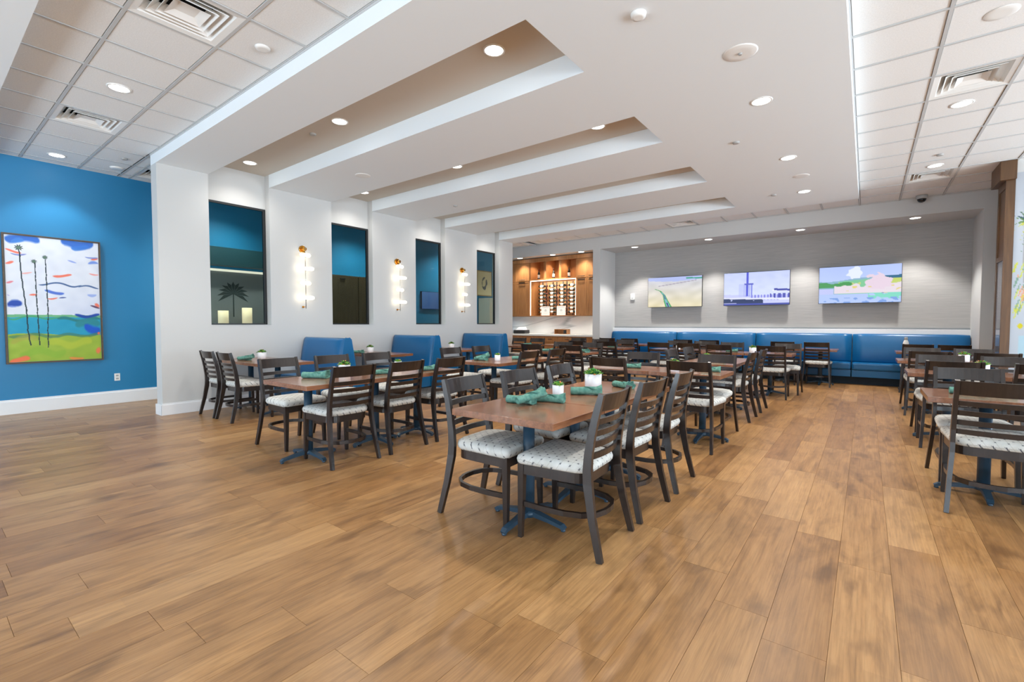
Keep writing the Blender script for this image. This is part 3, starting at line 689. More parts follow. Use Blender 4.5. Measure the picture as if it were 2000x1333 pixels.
MB().box(-0.055, 0.055, -0.05, 0, -0.085, 0.085, bev=0.008).build('housing', PLASTIC, r); MB().box(-0.03, 0.03, -0.056, -0.05, -0.06, -0.03).build('lens', GREYP, r)

# ------------------------------------------------------------------ banquette along the end wall
bq = thing('banquette', 'long blue vinyl banquette below the three screens', 'bench', (0, 0, 0))
xs = [-5.79, -3.95, -2.08, -0.23, 1.59]
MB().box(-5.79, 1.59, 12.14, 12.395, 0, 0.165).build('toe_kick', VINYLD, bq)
for k in range(4):
    a, b = xs[k] + 0.008, xs[k+1] - 0.008
    MB().box(a, b, 11.96, 12.395, 0.165, 0.31, bev=0.008).build('seat_base', VINYL, bq)
    MB().box(a, b, 11.93, 12.33, 0.312, 0.46, bev=0.035).build('seat_cushion', VINYL, bq)
    mb = MB(); prof = [(12.25, 0.44), (12.225, 0.50), (12.26, 0.80), (12.30, 1.00), (12.325, 1.045), (12.36, 1.06), (12.395, 1.05), (12.395, 0.44)]
    ns = 10; rings = []
    for q in range(ns + 1):
        e = 0.02*(1 - min(1, min(q, ns - q)/1.0)); x = a + (b - a)*q/ns
        rings.append([(x, y + e if y < 12.39 else y, z - e*0.4 if z > 0.5 else z) for y, z in prof])
    mb.loft(rings); mb.build('back_cushion', VINYL, bq)

# ------------------------------------------------------------------ booths by the window wall
for k, (yb, nm) in enumerate(((4.235, 'below the first sconce, the one closest to the camera'), (6.145, 'below the second sconce'), (8.22, 'below the third sconce, farthest along the wall'))):
    r = thing('booth_bench', 'double sided blue vinyl booth bench ' + nm, 'booth', (0, yb, 0), 0, 'blue booths along the window wall')
    x0, x1 = XW + 0.02, -6.47
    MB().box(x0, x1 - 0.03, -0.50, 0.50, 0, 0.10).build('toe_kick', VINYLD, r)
    for sg, nmz in ((-1, 'seat'), (1, 'seat')):
        q0, q1 = sorted((sg*0.10, sg*0.56))
        MB().box(x0, x1, q0, q1, 0.10, 0.34, bev=0.006).build('seat_base', VINYL, r)
        MB().box(x0, x1 + 0.01, q0, q1 + (0.02 if sg > 0 else 0), 0.34, 0.47, bev=0.03).build('seat_cushion', VINYL, r)
        prof = [(0.005, 0.10), (0.17, 0.10), (0.16, 0.47), (0.115, 0.80), (0.075, 0.99), (0.055, 1.03), (0.005, 1.045)]
        mb = MB(); ns = 12; rings = []
        for q in range(ns + 1):
            x = x0 + (x1 - x0)*q/ns; e = 0.03 if q in (0, ns) else 0.0
            rings.append([(x, sg*max(0.004, y - e), z) for y, z in prof])
        mb.loft(rings); mb.build('back_cushion', VINYL, r)
    mb = MB(); ep = [(-0.15, 0.0), (0.15, 0.0), (0.15, 0.47), (0.10, 0.80), (0.06, 1.02), (0.03, 1.05), (-0.03, 1.05), (-0.06, 1.02), (-0.10, 0.80), (-0.15, 0.47)]
    mb.loft([[(x1 - 0.005, y, z) for y, z in ep], [(x1 + 0.018, y, z) for y, z in ep]], smooth=False); mb.build('end_panel', VINYL, r)
    for sg in (-1, 1):
        MB().tube([(x1 + 0.012, sg*(y), z) for y, z in [(0.155, 0.10), (0.150, 0.47), (0.10, 0.80), (0.062, 1.02), (0.03, 1.052)]], 0.008, 8).build('piping', VINYL, r)

# ------------------------------------------------------------------ chairs
def rounded_outline(hw_f, hw_b, yf, yb, rf, rb, n=6):
    pts = []
    for cx, cy_, r_, a0 in ((hw_f - rf, yf - rf, rf, 0), (-(hw_f - rf), yf - rf, rf, 90), (-(hw_b - rb), yb + rb, rb, 180), (hw_b - rb, yb + rb, rb, 270)):
        for q in range(n + 1):
            a_ = math.radians(a0 + 90*q/n); pts.append((cx + r_*math.cos(a_), cy_ + r_*math.sin(a_)))
    return pts
def ring(pts, sc, z, cy_=0.0): return [(x*sc, cy_ + (y - cy_)*sc, z) for x, y in pts]
OUT = rounded_outline(0.232, 0.212, 0.225, -0.225, 0.035, 0.10)
seat_me = MB(); seat_me.loft([ring(OUT, 0.985, 0.446), ring(OUT, 1.02, 0.456), ring(OUT, 1.035, 0.474), ring(OUT, 1.01, 0.492), ring(OUT, 0.93, 0.505), ring(OUT, 0.75, 0.514), ring(OUT, 0.45, 0.520), ring(OUT, 0.15, 0.522)])
frame_me = MB(); frame_me.loft([ring(OUT, 0.95, 0.385), ring(OUT, 0.95, 0.448)], smooth=False)
def rearY(z): return float(np.interp(z, [0, 0.22, 0.40, 0.50, 0.62, 0.76, 0.90], [-0.315, -0.262, -0.232, -0.226, -0.240, -0.268, -0.305]))
def rearX(z): return float(np.interp(z, [0, 0.4, 0.9], [0.238, 0.212, 0.203]))
def legs(sg):
    f = MB(); f.sweep([(sg*0.212, 0.205, 0), (sg*0.207, 0.202, 0.22), (sg*0.205, 0.200, 0.45)], [0.026, 0.034, 0.040], [0.026, 0.034, 0.040], (1, 0, 0))
    rr = MB(); zs = [0, 0.11, 0.22, 0.32, 0.40, 0.47, 0.56, 0.66, 0.76, 0.84, 0.90]
    rr.sweep([(sg*rearX(z), rearY(z), z) for z in zs], [0.026]*len(zs), [0.034, 0.038, 0.042, 0.047, 0.052, 0.050, 0.046, 0.043, 0.040, 0.036, 0.030], (1, 0, 0))
    return f, rr
def slat(zc, h, bow=0.030, th=0.016):
    n = 9; mb = MB(); rings = []
    for q in range(n + 1):
        f_ = -1 + 2*q/n; y = lambda z: rearY(z) + 0.004 - bow*(1 - f_*f_)
        x = f_*(rearX(zc) - 0.008); za, zb = zc - h/2, zc + h/2
        rings.append([(x, y(za) - th/2, za), (x, y(za) + th/2, za), (x, y(zb) + th/2, zb), (x, y(zb) - th/2, zb)])
    mb.loft(rings, smooth=False); return mb
hoop = MB(); pth = [(0.205, 0.195), (0.212, 0.06), (0.205, -0.08), (0.178, -0.175), (0.120, -0.238), (0.05, -0.262), (0, -0.266)]
pth = pth + [(-x, y) for x, y in reversed(pth[:-1])]
hoop.sweep([(x, y, 0.205) for x, y in pth], 0.030, 0.020, (0, 0, 1))
ME = {'seat': seat_me.mesh('seat', FAB), 'seat_frame': frame_me.mesh('seat_frame', CHAIRW), 'stretcher': hoop.mesh('stretcher', CHAIRW), 'crest_rail': slat(0.848, 0.096, 0.034, 0.018).mesh('crest_rail', CHAIRW)}
for sg in (1, -1): ME['f%d' % sg], ME['r%d' % sg] = [q.mesh('leg', CHAIRW) for q in legs(sg)]
SLM = [slat(z, 0.034).mesh('slat', CHAIRW) for z in (0.742, 0.676, 0.611, 0.547)]
CH = {'first': True}
def chair(x, y, rz, label, group):
    r = thing('dining_chair', label, 'chair', (x, y, 0), math.radians(rz + CH.get('j', 0)), group)
    inst('seat', ME['seat'], r); inst('seat_frame', ME['seat_frame'], r); inst('stretcher', ME['stretcher'], r); inst('crest_rail', ME['crest_rail'], r)
    for m in SLM: inst('slat', m, r)
    for sg in (1, -1): inst('leg', ME['f%d' % sg], r); inst('leg', ME['r%d' % sg], r)
    return r

# ------------------------------------------------------------------ tables
ZTOP, TTH = 0.742, 0.040
def table(x0, x1, y0, y1, bases, label, group, arm=0.27):
    cx, cy_ = (x0+x1)/2, (y0+y1)/2
    r = thing('dining_table', label, 'table', (cx, cy_, 0), 0, group)
    MB().box(x0 - cx + 0.001, x1 - cx - 0.001, y0 - cy_ + 0.001, y1 - cy_ - 0.001, ZTOP - TTH, ZTOP, bev=0.003).build('tabletop', TOP, r)
    for bx, by in bases:
        bx -= cx; by -= cy_
        MB().lathe([(0.0375, 0.055), (0.0375, ZTOP - TTH - 0.012)], bx, by, 18).build('column', POSTM, r)
        MB().box(bx - 0.16, bx + 0.16, by - 0.16, by + 0.16, ZTOP - TTH - 0.012, ZTOP - TTH - 0.001).build('top_plate', POSTM, r)
        sp = MB()
        for q in range(4):
            a_ = PI/2*q; dx, dy = math.cos(a_), math.sin(a_)
            pp = [(bx + dx*d, by + dy*d, z) for d, z in ((0.0, 0.062), (0.06, 0.058), (arm*0.6, 0.044), (arm*0.92, 0.030), (arm, 0.016))]
            sp.sweep(pp, [0.052, 0.050, 0.042, 0.040, 0.034], [0.036, 0.032, 0.024, 0.022, 0.020], (-dy, dx, 0))
            sp.lathe([(0.014, 0.0), (0.016, 0.008), (0.010, 0.018)], bx + dx*(arm - 0.012), by + dy*(arm - 0.012), 10)
        sp.lathe([(0.055, 0.040), (0.055, 0.066), (0.042, 0.078)], bx, by, 18)
        sp.build('base_foot', POSTM, r)
    return r

# ------------------------------------------------------------------ napkins and planters
def napkin_mesh(seed, L=0.20):
    rs = random.Random(seed); mb = MB(); n = 14; m = 18; rings = []
    for q in range(n + 1):
        f_ = q/n; x = -L/2 + L*f_; R_ = 0.027*(1 + 0.10*math.sin(f_*7 + seed)) + 0.016*max(0, f_ - 0.72)/0.28
        row = []
        for j in range(m):
            a_ = 2*PI*j/m; k = 1 + 0.05*math.sin(2*a_ + f_*9 + seed) + (0.16*math.sin(6*a_ + seed)*max(0, f_ - 0.6)/0.4) + rs.uniform(-0.02, 0.02)
            row.append((x, R_*k*1.08*math.cos(a_), max(0.001, 0.024 + R_*k*0.92*math.sin(a_))))
        rings.append(row)
    for e, dx in ((0, 0.004), (-1, -0.006)):                       # the rolled layers at each end, sunk in as a spiral
        pass
    r0 = rings[0]; rN = rings[-1]
    def inner(r, k, dx): 
        c = Vector((sum(p[0] for p in r)/m, sum(p[1] for p in r)/m, sum(p[2] for p in r)/m))
        return [tuple(c + (Vector(p) - c)*k + Vector((dx, 0, 0))) for p in r]
    rings = [inner(r0, 0.25, 0.020), inner(r0, 0.55, 0.016), inner(r0, 0.60, 0.004), inner(r0, 0.86, -0.002)] + rings + [inner(rN, 0.80, -0.004), inner(rN, 0.72, -0.022), inner(rN, 0.45, -0.006), inner(rN, 0.20, -0.03)]
    mb.loft(rings); return mb
def flap_mesh(L=0.20):
    mb = MB(); rings = []; n = 10
    for q in range(n + 1):                                           # the loose corner wrapped over the roll
        a_ = PI*(0.02 + 0.80*q/n); w0, w1 = -L*0.30 + 0.10*q/n, L*0.22 + 0.03*q/n; R_ = 0.0325
        y, z = R_*1.08*math.cos(a_), max(0.001, 0.024 + R_*0.92*math.sin(a_)); y2, z2 = y*0.9, max(0.0006, 0.024 + (z - 0.024)*0.9)
        rings.append([(w0, y, z), (w1, y, z), (w1, y2, z2), (w0, y2, z2)])
    mb.loft(rings); return mb
NM = [napkin_mesh(q).mesh('roll', NAP) for q in range(3)]; FM = flap_mesh().mesh('fold', NAP)
nk = [0]
def napkin(x, y, rz, label, z=ZTOP, tilt=0.0, sc=1.0):
    r = thing('napkin', label, 'napkin', (x, y, z), math.radians(rz), 'rolled teal napkins')
    r.rotation_euler = (0, -math.radians(tilt), math.radians(rz)); r.scale = (sc, sc, sc)
    inst('roll', NM[nk[0] % 3], r); inst('fold', FM, r); nk[0] += 1; return r
def succulent(mb, cx, cy_, z, R, seed):
    rs = random.Random(seed)
    for ringi, (nl, el, ln) in enumerate(((9, 12, 1.0), (7, 38, 0.85), (5, 62, 0.65))):
        for q in range(nl):
            a_ = 2*PI*q/nl + ringi*0.4 + rs.uniform(-0.15, 0.15); e = math.radians(el + rs.uniform(-8, 8)); Ln = R*ln*rs.uniform(0.85, 1.1)
            d = Vector((math.cos(a_)*math.cos(e), math.sin(a_)*math.cos(e), math.sin(e))); sd = Vector((-math.sin(a_), math.cos(a_), 0)); up = d.cross(sd)*-1
            base = Vector((cx, cy_, z)); wd = R*0.26
            p0 = base + d*Ln*0.08; p1 = base + d*Ln*0.60; p2 = base + d*Ln
            vs = [p0 - sd*wd*0.4, p0 + sd*wd*0.4, p1 + sd*wd, p2, p1 - sd*wd, p1 + up*wd*0.45, p1 - up*wd*0.35]
            mb.add(vs, [(0, 1, 2, 5), (0, 5, 4), (5, 2, 3), (5, 3, 4), (1, 0, 4, 6), (1, 6, 2), (6, 3, 2), (6, 4, 3)], rs.choice((0, 0, 1, 1, 2)) if rs.random() > 0.07 else 3)
def planter_parts(R, H, seed, crown):
    pot = MB().lathe([(R*0.93, 0), (R*0.97, 0.004), (R, H), (R*0.92, H), (R*0.90, H*0.86), (0.002, H*0.86)], n=28, cap1=False).mesh('pot', POTM)
    soil = MB().lathe([(R*0.89, H*0.86), (R*0.89, H*0.875)], n=20).mesh('soil', SOIL)
    lv = MB(); rs = random.Random(seed)
    spots = [(0, 0)] if crown == 1 else [(math.cos(2*PI*q/crown)*R*0.50, math.sin(2*PI*q/crown)*R*0.50) for q in range(crown)] + [(0, 0)]
    for q, (a, b) in enumerate(spots): succulent(lv, a, b, H*0.97 + (0.016 if (a, b) == (0, 0) and crown > 1 else 0), R*(1.30 if crown == 1 else 0.86), seed*9 + q)
    return pot, soil, lv.mesh('leaves', LEAFS + [TIPM])
SMALL = planter_parts(0.042, 0.085, 3, 1); BIG = planter_parts(0.070, 0.118, 5, 5); MID = planter_parts(0.060, 0.10, 8, 4)
def planter(x, y, kind, label, rz=0, z=ZTOP):
    r = thing('succulent_planter', label, 'plant', (x, y, z), math.radians(rz), 'succulents in white pots')
    for nm, me in zip(('pot', 'soil', 'leaves'), kind): inst(nm, me, r)
    return r

# ------------------------------------------------------------------ the dining layout
GC, GT = 'dark slatted dining chairs', 'wooden dining tables'
def L2(pos, tb): return 'dark dining chair, %s %s' % (pos, tb)
def L(pos, tb): return 'dark slatted dining chair, %s %s' % (pos, tb)
# 1 centre front table (three small tables in a row)
T = 'the front centre table'
for k, nm in enumerate(('front', 'middle', 'rear')):
    y0 = 2.08 + 0.615*k; table(-2.06, -1.31, y0, y0 + 0.612, [(-1.71, y0 + 0.345 - 0.02*k)], '%s one of three small wooden tables joined in the centre foreground' % nm, GT)
for k, (nm, y, j) in enumerate((('first', 2.435, 3), ('second', 3.065, -2), ('third', 3.71, 2))):
    chair(-1.425, y, 90 + j, L('%s on the aisle side of' % nm, T), GC)
for k, (nm, y, j) in enumerate((('first', 2.43, 4), ('second', 3.05, -2), ('third', 3.72, 2))):
    chair(-1.965, y, -90 + j, L('%s on the booth side of' % nm, T), GC)
planter(-1.785, 2.90, SMALL, 'small succulent pot on the front centre table'); planter(-1.795, 3.47, BIG, 'large succulent pot with orange tips on the front centre table', 40)
napkin(-1.83, 2.50, 10, 'teal napkin lying flat under another on the front centre table'); napkin(-1.745, 2.50, 62, 'teal napkin propped on another, front of the centre table', ZTOP + 0.030, 12)
napkin(-1.70, 2.66, 20, 'teal napkin just before the small pot, front centre table'); napkin(-1.66, 3.10, 30, 'long teal napkin between the two pots, front centre table', sc=1.15); napkin(-1.60, 3.62, -25, 'teal napkin behind the large pot, front centre table')
# 2 table beside the booths
T = 'the front table beside the booths'
table(-4.53, -3.76, 2.06, 3.28, [(-4.20, 2.32), (-4.16, 3.05)], 'long wooden table closest to the camera beside the booths', GT)
table(-4.53, -3.76, 3.284, 3.95, [(-4.16, 3.62)], 'small wooden table butted to the long one beside the booths', GT)
for nm, y, j in (('first', 2.48, -2), ('second', 3.07, 2), ('third', 3.70, 0)): chair(-3.965, y, 90 + j, L('%s on the aisle side of' % nm, T), GC)
for nm, y, j in (('first', 2.49, 3), ('second', 3.10, -2), ('third', 3.76, 2)): chair(-4.785, y, -90 + j, L('%s on the wall side of' % nm, T), GC)
napkin(-4.27, 2.44, 35, 'large teal napkin at the front edge of the table beside the booths', sc=1.25); planter(-4.40, 2.84, MID, 'succulent pot on the front table beside the booths')
planter(-4.40, 3.55, SMALL, 'small succulent pot at the rear of the front table beside the booths'); napkin(-4.05, 3.05, 70, 'teal napkin in the middle of the front table beside the booths'); napkin(-3.95, 3.60, 80, 'teal napkin at the rear of the front table beside the booths')
# 3 booth tables
for k, (y0, nm) in enumerate(((2.83, 'before the first booth'), (4.82, 'between the first and second booths'), (6.75, 'between the second and third booths'), (8.82, 'past the third booth'))):
    x1 = -6.20 if k == 0 else -6.42
    table(-7.66, x1, y0, y0 + 0.70, [(-7.38, y0 + 0.35), (-6.55, y0 + 0.35)], 'wooden booth table ' + nm, GT, 0.24)
for nm, x in (('wall', -7.20), ('aisle', -6.64)): chair(x, 2.83, 0, L('%s side, drawn up to' % nm, 'the table before the first booth'), GC)
planter(-7.28, 3.30, MID, 'succulent pot on the table before the first booth'); napkin(-7.22, 3.02, 20, 'teal napkin lying on the table before the first booth'); napkin(-7.10, 3.00, 50, 'teal napkin laid across another before the first booth', ZTOP + 0.02, 8)
planter(-7.30, 5.25, MID, 'succulent pot on the table between the first and second booths'); napkin(-7.24, 4.95, 20, 'teal napkin on the table between the first and second booths')
planter(-7.15, 7.22, MID, 'succulent pot on the table between the second and third booths'); napkin(-7.40, 6.95, 10, 'teal napkin on the table between the second and third booths')
napkin(-6.62, 9.30, 60, 'teal napkin at the end of the table past the third booth')
for nm, x in (('wall', -7.30), ('aisle', -6.72)): chair(x, 9.62, 180, L('%s side, far edge of' % nm, 'the table past the third booth'), GC)
# 4 second table beside the booths
T = 'the second table beside the booths'
table(-4.62, -3.86, 4.78, 5.50, [(-4.24, 5.14)], 'front half of the second wooden table beside the booths', GT); table(-4.62, -3.86, 5.504, 6.22, [(-4.24, 5.86)], 'rear half of the second wooden table beside the booths', GT)
for nm, y in (('first', 5.20), ('second', 5.92)):
    chair(-3.95, y, 90, L('%s on the aisle side of' % nm, T), GC); chair(-4.87, y, -90, L('%s on the wall side of' % nm, T), GC)
napkin(-4.42, 5.06, 10, 'teal napkin flat at the front of the second table beside the booths'); napkin(-4.42, 5.10, 60, 'teal napkin propped at the front of the second table beside the booths', ZTOP + 0.03, 12)
planter(-4.19, 5.16, SMALL, 'small succulent pot on the second table beside the booths'); napkin(-4.10, 5.55, 40, 'teal napkin midway along the second table beside the booths')
# 5 crosswise table behind the centre one
def cross(xa, xm, xb, y0, y1, T, near, far, bx, lab, seats=('window side', 'aisle side')):
    table(xa, xm - 0.002, y0, y1, [(bx[0], (y0+y1)/2)], 'window half of ' + lab, GT); table(xm + 0.002, xb, y0, y1, [(bx[1], (y0+y1)/2)], 'aisle half of ' + lab, GT)
    for (x, nm) in zip(near, seats): chair(x, y0 + 0.01, rnd.uniform(-2, 2), L2('%s, near edge,' % nm, T), GC)
    for (x, nm) in zip(far, seats): chair(x, y1 + 0.00, 180 + rnd.uniform(-2, 2), L2('%s, far edge,' % nm, T), GC)
cross(-2.68, -1.93, -1.17, 5.04, 5.65, 'the crosswise table behind the centre one', (-2.29, -1.40), (-2.33, -1.43), (-2.30, -1.42), 'the crosswise wooden table behind the centre one')
planter(-1.70, 5.22, MID, 'succulent pot on the crosswise table behind the centre one'); napkin(-2.22, 5.30, 20, 'teal napkin on the window half of the crosswise table'); napkin(-1.36, 5.42, 10, 'teal napkin on the aisle half of the crosswise table')
# 6 lengthwise aisle table
T = 'the lengthwise aisle table'
table(-2.05, -1.34, 6.42, 7.12, [(-1.70, 6.77)], 'front half of the lengthwise table midway down the aisle', GT); table(-2.05, -1.34, 7.124, 7.83, [(-1.70, 7.48)], 'rear half of the lengthwise table midway down the aisle', GT)
for nm, y in (('first', 6.80), ('second', 7.62)):
    chair(-1.48, y, 90, L('%s on the aisle side of' % nm, T), GC); chair(-1.96, y, -90, L('%s on the booth side of' % nm, T), GC)
planter(-1.80, 6.95, SMALL, 'small succulent pot on the table midway down the aisle'); napkin(-1.62, 6.80, 5, 'teal napkin on the table midway down the aisle')
# 7 crosswise table before the banquette
cross(-2.48, -1.73, -0.99, 9.16, 9.77, 'the crosswise table before the banquette', (-2.10, -1.27), (-2.13, -1.15), (-2.10, -1.36), 'the crosswise wooden table before the banquette')
planter(-1.63, 9.36, MID, 'succulent pot on the crosswise table before the banquette'); napkin(-2.0, 9.45, 15, 'teal napkin on the crosswise table before the banquette')
# 8 crosswise tables in the column beside the booths
cross(-5.35, -4.68, -4.00, 7.30, 7.95, 'the third table beside the booths', (-4.90, -4.08), (-4.95, -4.28), (-4.98, -4.36), 'the third wooden table beside the booths')
napkin(-4.85, 7.50, 20, 'teal napkin on the window half of the third table'); napkin(-4.15, 7.66, -30, 'teal napkin at the aisle corner of the third table', sc=1.15)
cross(-5.45, -4.78, -4.10, 9.30, 9.92, 'the fourth table beside the booths', (-5.05, -4.35), (-5.10, -4.45), (-5.05, -4.45), 'the fourth wooden table beside the booths')
napkin(-4.50, 9.60, 10, 'teal napkin on the fourth table beside the booths'); planter(-4.55, 9.75, SMALL, 'small succulent pot on the fourth table beside the booths')
cross(-3.62, -3.02, -2.95 + 0.55, 9.45, 10.05, 'the small middle table of the rear row', (-3.3, -2.72), (-3.3, -2.72), (-3.3, -2.7), 'the small wooden table in the rear row')
planter(-3.05, 9.62, SMALL, 'small succulent pot on the table in the rear row')
# 9 banquette tables
for k, (xa, xb, nm) in enumerate(((-5.66, -4.42, 'beside the wine alcove pier'), (-3.72, -2.50, 'under the first and second screens'), (-1.68, -0.45, 'under the second and third screens'), (0.46, 1.56, 'at the aisle end'))):
    table(xa, xb, 11.32, 11.98, [(xa + 0.30, 11.66), (xb - 0.30, 11.66)], 'banquette table ' + nm, GT, 0.24)
    for x, s_ in ((xa + 0.30, 'window side of'), (xb - 0.33, 'aisle side of')): chair(x, 11.43, rnd.uniform(-2, 2), L(s_, 'the banquette table ' + nm), GC)
r = thing('menu_bottle', 'white lidded bottle on the corner of the aisle end banquette table', 'bottle', (0.60, 11.42, ZTOP))
MB().lathe([(0.040, 0), (0.043, 0.01), (0.043, 0.17), (0.030, 0.21), (0.022, 0.225)], n=18).build('body', PLASTIC, r); MB().lathe([(0.026, 0.225), (0.026, 0.27), (0.018, 0.28)], n=14).build('cap', GREYP, r)
napkin(0.62, 11.5, 20, 'teal napkin on the aisle end banquette table') if False else None
# 10 aisle tables on the other side
for k, (y0, nm) in enumerate(((4.54, 'first table across the aisle'), (6.62, 'second table across the aisle'), (8.70, 'third table across the aisle'))):
    cross(0.37, 1.03, 1.68, y0, y0 + 0.61, 'the ' + nm, (0.70, 1.33), (0.70, 1.27), (0.72, 1.36), 'the ' + nm, ('aisle side', 'wall side'))
planter(1.13, 4.95, MID, 'succulent pot on the first table across the aisle'); planter(0.99, 6.95, MID, 'succulent pot on the second table across the aisle', 30); planter(1.10, 9.0, MID, 'succulent pot on the third table across the aisle', 70)
napkin(0.62, 4.86, 0, 'teal napkin on the aisle half of the first table across the aisle'); napkin(0.80, 5.00, 10, 'darker teal napkin behind another on the first table across the aisle')
# 11 small table near the wine alcove
table(-6.55, -5.85, 9.85, 10.50, [(-6.2, 10.18)], 'wooden table standing before the wine alcove', GT, 0.24)
chair(-6.02, 10.52, 180, L('far edge of', 'the table before the wine alcove'), GC)
napkin(-6.1, 10.1, 20, 'teal napkin on the table before the wine alcove')

# ------------------------------------------------------------------ wine alcove
X0, X1 = XB + 0.01, -6.03
FY = 11.93                                   # face of the wall cabinets
wc = thing('wine_cabinet', 'honey wood wall cabinet with lit wine display in the alcove', 'cabinet', (0, 0, 0))
XA, XBq = -8.38, -6.76                       # display limits
def carc(x0, x1, z0, z1, y0, y1, th=0.02):
    mb = MB(); mb.box(x0, x0+th, y0, y1, z0, z1); mb.box(x1-th, x1, y0, y1, z0, z1); mb.box(x0+th, x1-th, y0, y1, z0, z0+th); mb.box(x0+th, x1-th, y0, y1, z1-th, z1); mb.box(x0+th, x1-th, y1-0.015, y1, z0+th, z1-th); return mb
mb = carc(X0, X1, 1.50, 3.26, FY + 0.022, YN - 0.005)
mb.box(XA - 0.02, XA, FY + 0.022, YN - 0.02, 1.52, 3.24); mb.box(XBq, XBq + 0.02, FY + 0.022, YN - 0.02, 1.52, 3.24); mb.box(XA, XBq, FY + 0.022, YN - 0.02, 2.60, 2.64)
mb.build('carcass', CAB, wc)
MB().box(X0, X1, FY - 0.02, FY + 0.02, 3.16, 3.28).build('crown', CAB, wc)
for k in (1, 2):
    x = XA + (XBq - XA)*k/3; MB().box(x - 0.04, x + 0.04, FY + 0.024, YN - 0.025, 2.64, 3.24).build('divider', CAB, wc)
def door(x0, x1, z0, z1, handle_z):
    d = MB(); f = 0.055; g = 0.003
    d.box(x0+g, x0+f, FY, FY+0.02, z0+g, z1-g); d.box(x1-f, x1-g, FY, FY+0.02, z0+g, z1-g); d.box(x0+f, x1-f, FY, FY+0.02, z0+g, z0+f); d.box(x0+f, x1-f, FY, FY+0.02, z1-f, z1-g); d.box(x0+f-0.005, x1-f+0.005, FY+0.008, FY+0.018, z0+f-0.005, z1-f+0.005)
    o = d.build('door', CAB, wc); q = (x0+x1)/2
    MB().tube([(q - 0.11, FY - 0.022, handle_z), (q + 0.11, FY - 0.022, handle_z)], 0.009, 8).build('handle', BLACKM, o); return o
for xa, xb in ((X0 + 0.02, -8.96), (-8.96, XA - 0.02), (XBq + 0.02, -6.39), (-6.39, X1 - 0.005)):
    door(xa, xb, 2.60, 3.16, 2.645); door(xa, xb, 1.51, 2.595, 2.545)
led = MB()
for a in ((XA + 0.001, XA + 0.018, 1.521, 2.599), (XBq - 0.008, XBq - 0.001, 1.521, 2.599), (XA + 0.018, XBq - 0.008, 2.578, 2.599)):
    led.box(a[0], a[1], FY + 0.012, FY + 0.030, a[2], a[3])
led.build('light_strip', LED, wc)
for k in range(3):
    x = XA + (XBq - XA)*(k + 0.5)/3
    MB().lathe([(0.045, 3.232), (0.045, 3.239)], x, FY + 0.20, 16).build('puck_light', LENS, wc); spot('puck_lamp', (x, FY + 0.20, 3.21), 14.0, (1, 0.84, 0.66), 130, 0.6, 0.04)
spot('display_fill', ((XA*0.7 + XBq*0.3), FY - 0.45, 3.0), 30.0, (1, 0.85, 0.68), 75, 0.8, 0.05, ((XA + XBq)/2, YN - 0.2, 2.0))  # added spots without fixtures, fill for the bottles and display back
spot('display_fill', ((XA*0.3 + XBq*0.7), FY - 0.45, 3.0), 30.0, (1, 0.85, 0.68), 75, 0.8, 0.05, ((XA + XBq)/2, YN - 0.2, 2.0))
MB().box(XA + 0.002, XBq - 0.002, YN - 0.024, YN - 0.0205, 1.525, 2.595).build('display_back', mat('veneer with painted display glow', rgb(226, 170, 118), 0.5), wc)  # display glow put into the colour, paler than the cabinet wood
for k in range(3):
    x = XA + (XBq - XA)*(k + 0.5)/3; spot('display_fill', (x, FY + 0.06, 2.56), 9.0, (1, 0.86, 0.70), 150, 0.8, 0.04, (x, YN, 2.0))  # more added fill inside, aimed at the display back
for k in range(4):
    x = X0 + 0.4 + (X1 - X0 - 0.8)*k/3; spot('marble_fill', (x, FY + 0.12, 1.485), 9.0, (1, 0.95, 0.88), 160, 0.8, 0.04)  # unseen spots added to brighten the marble
# upright bottles in the cubbies
def bottle_shape(mb, ax=False):
    pr = [(0.036, 0), (0.038, 0.006), (0.038, 0.19), (0.030, 0.215), (0.0145, 0.245), (0.0145, 0.30), (0.016, 0.302), (0.016, 0.312)]
    mb.lathe(pr, n=16); return mb
BM = bottle_shape(MB()).mesh('glass', BOTTLE); LM = MB().lathe([(0.0388, 0.055), (0.0388, 0.150)], n=16, cap0=False, cap1=False).mesh('label', LABELM); CM = MB().lathe([(0.0155, 0.255), (0.0165, 0.30), (0.0165, 0.314), (0.01, 0.315)], n=12).mesh('capsule', mat('bottle capsule', rgb(90, 40, 40), 0.4))
def bottle(loc, rot, label, group):
    r = thing('wine_bottle', label, 'bottle', loc, 0, group); r.rotation_euler = rot
    inst('glass', BM, r); inst('label', LM, r); inst('capsule', CM, r); return r
for k, nm in enumerate(('first', 'second', 'third')):
    bottle((XA + (XBq - XA)*(k + 0.42)/3, FY + 0.16, 2.641), (0, 0, 0), 'dark wine bottle standing in the %s lit cubby' % nm, 'bottles standing in the cubbies')
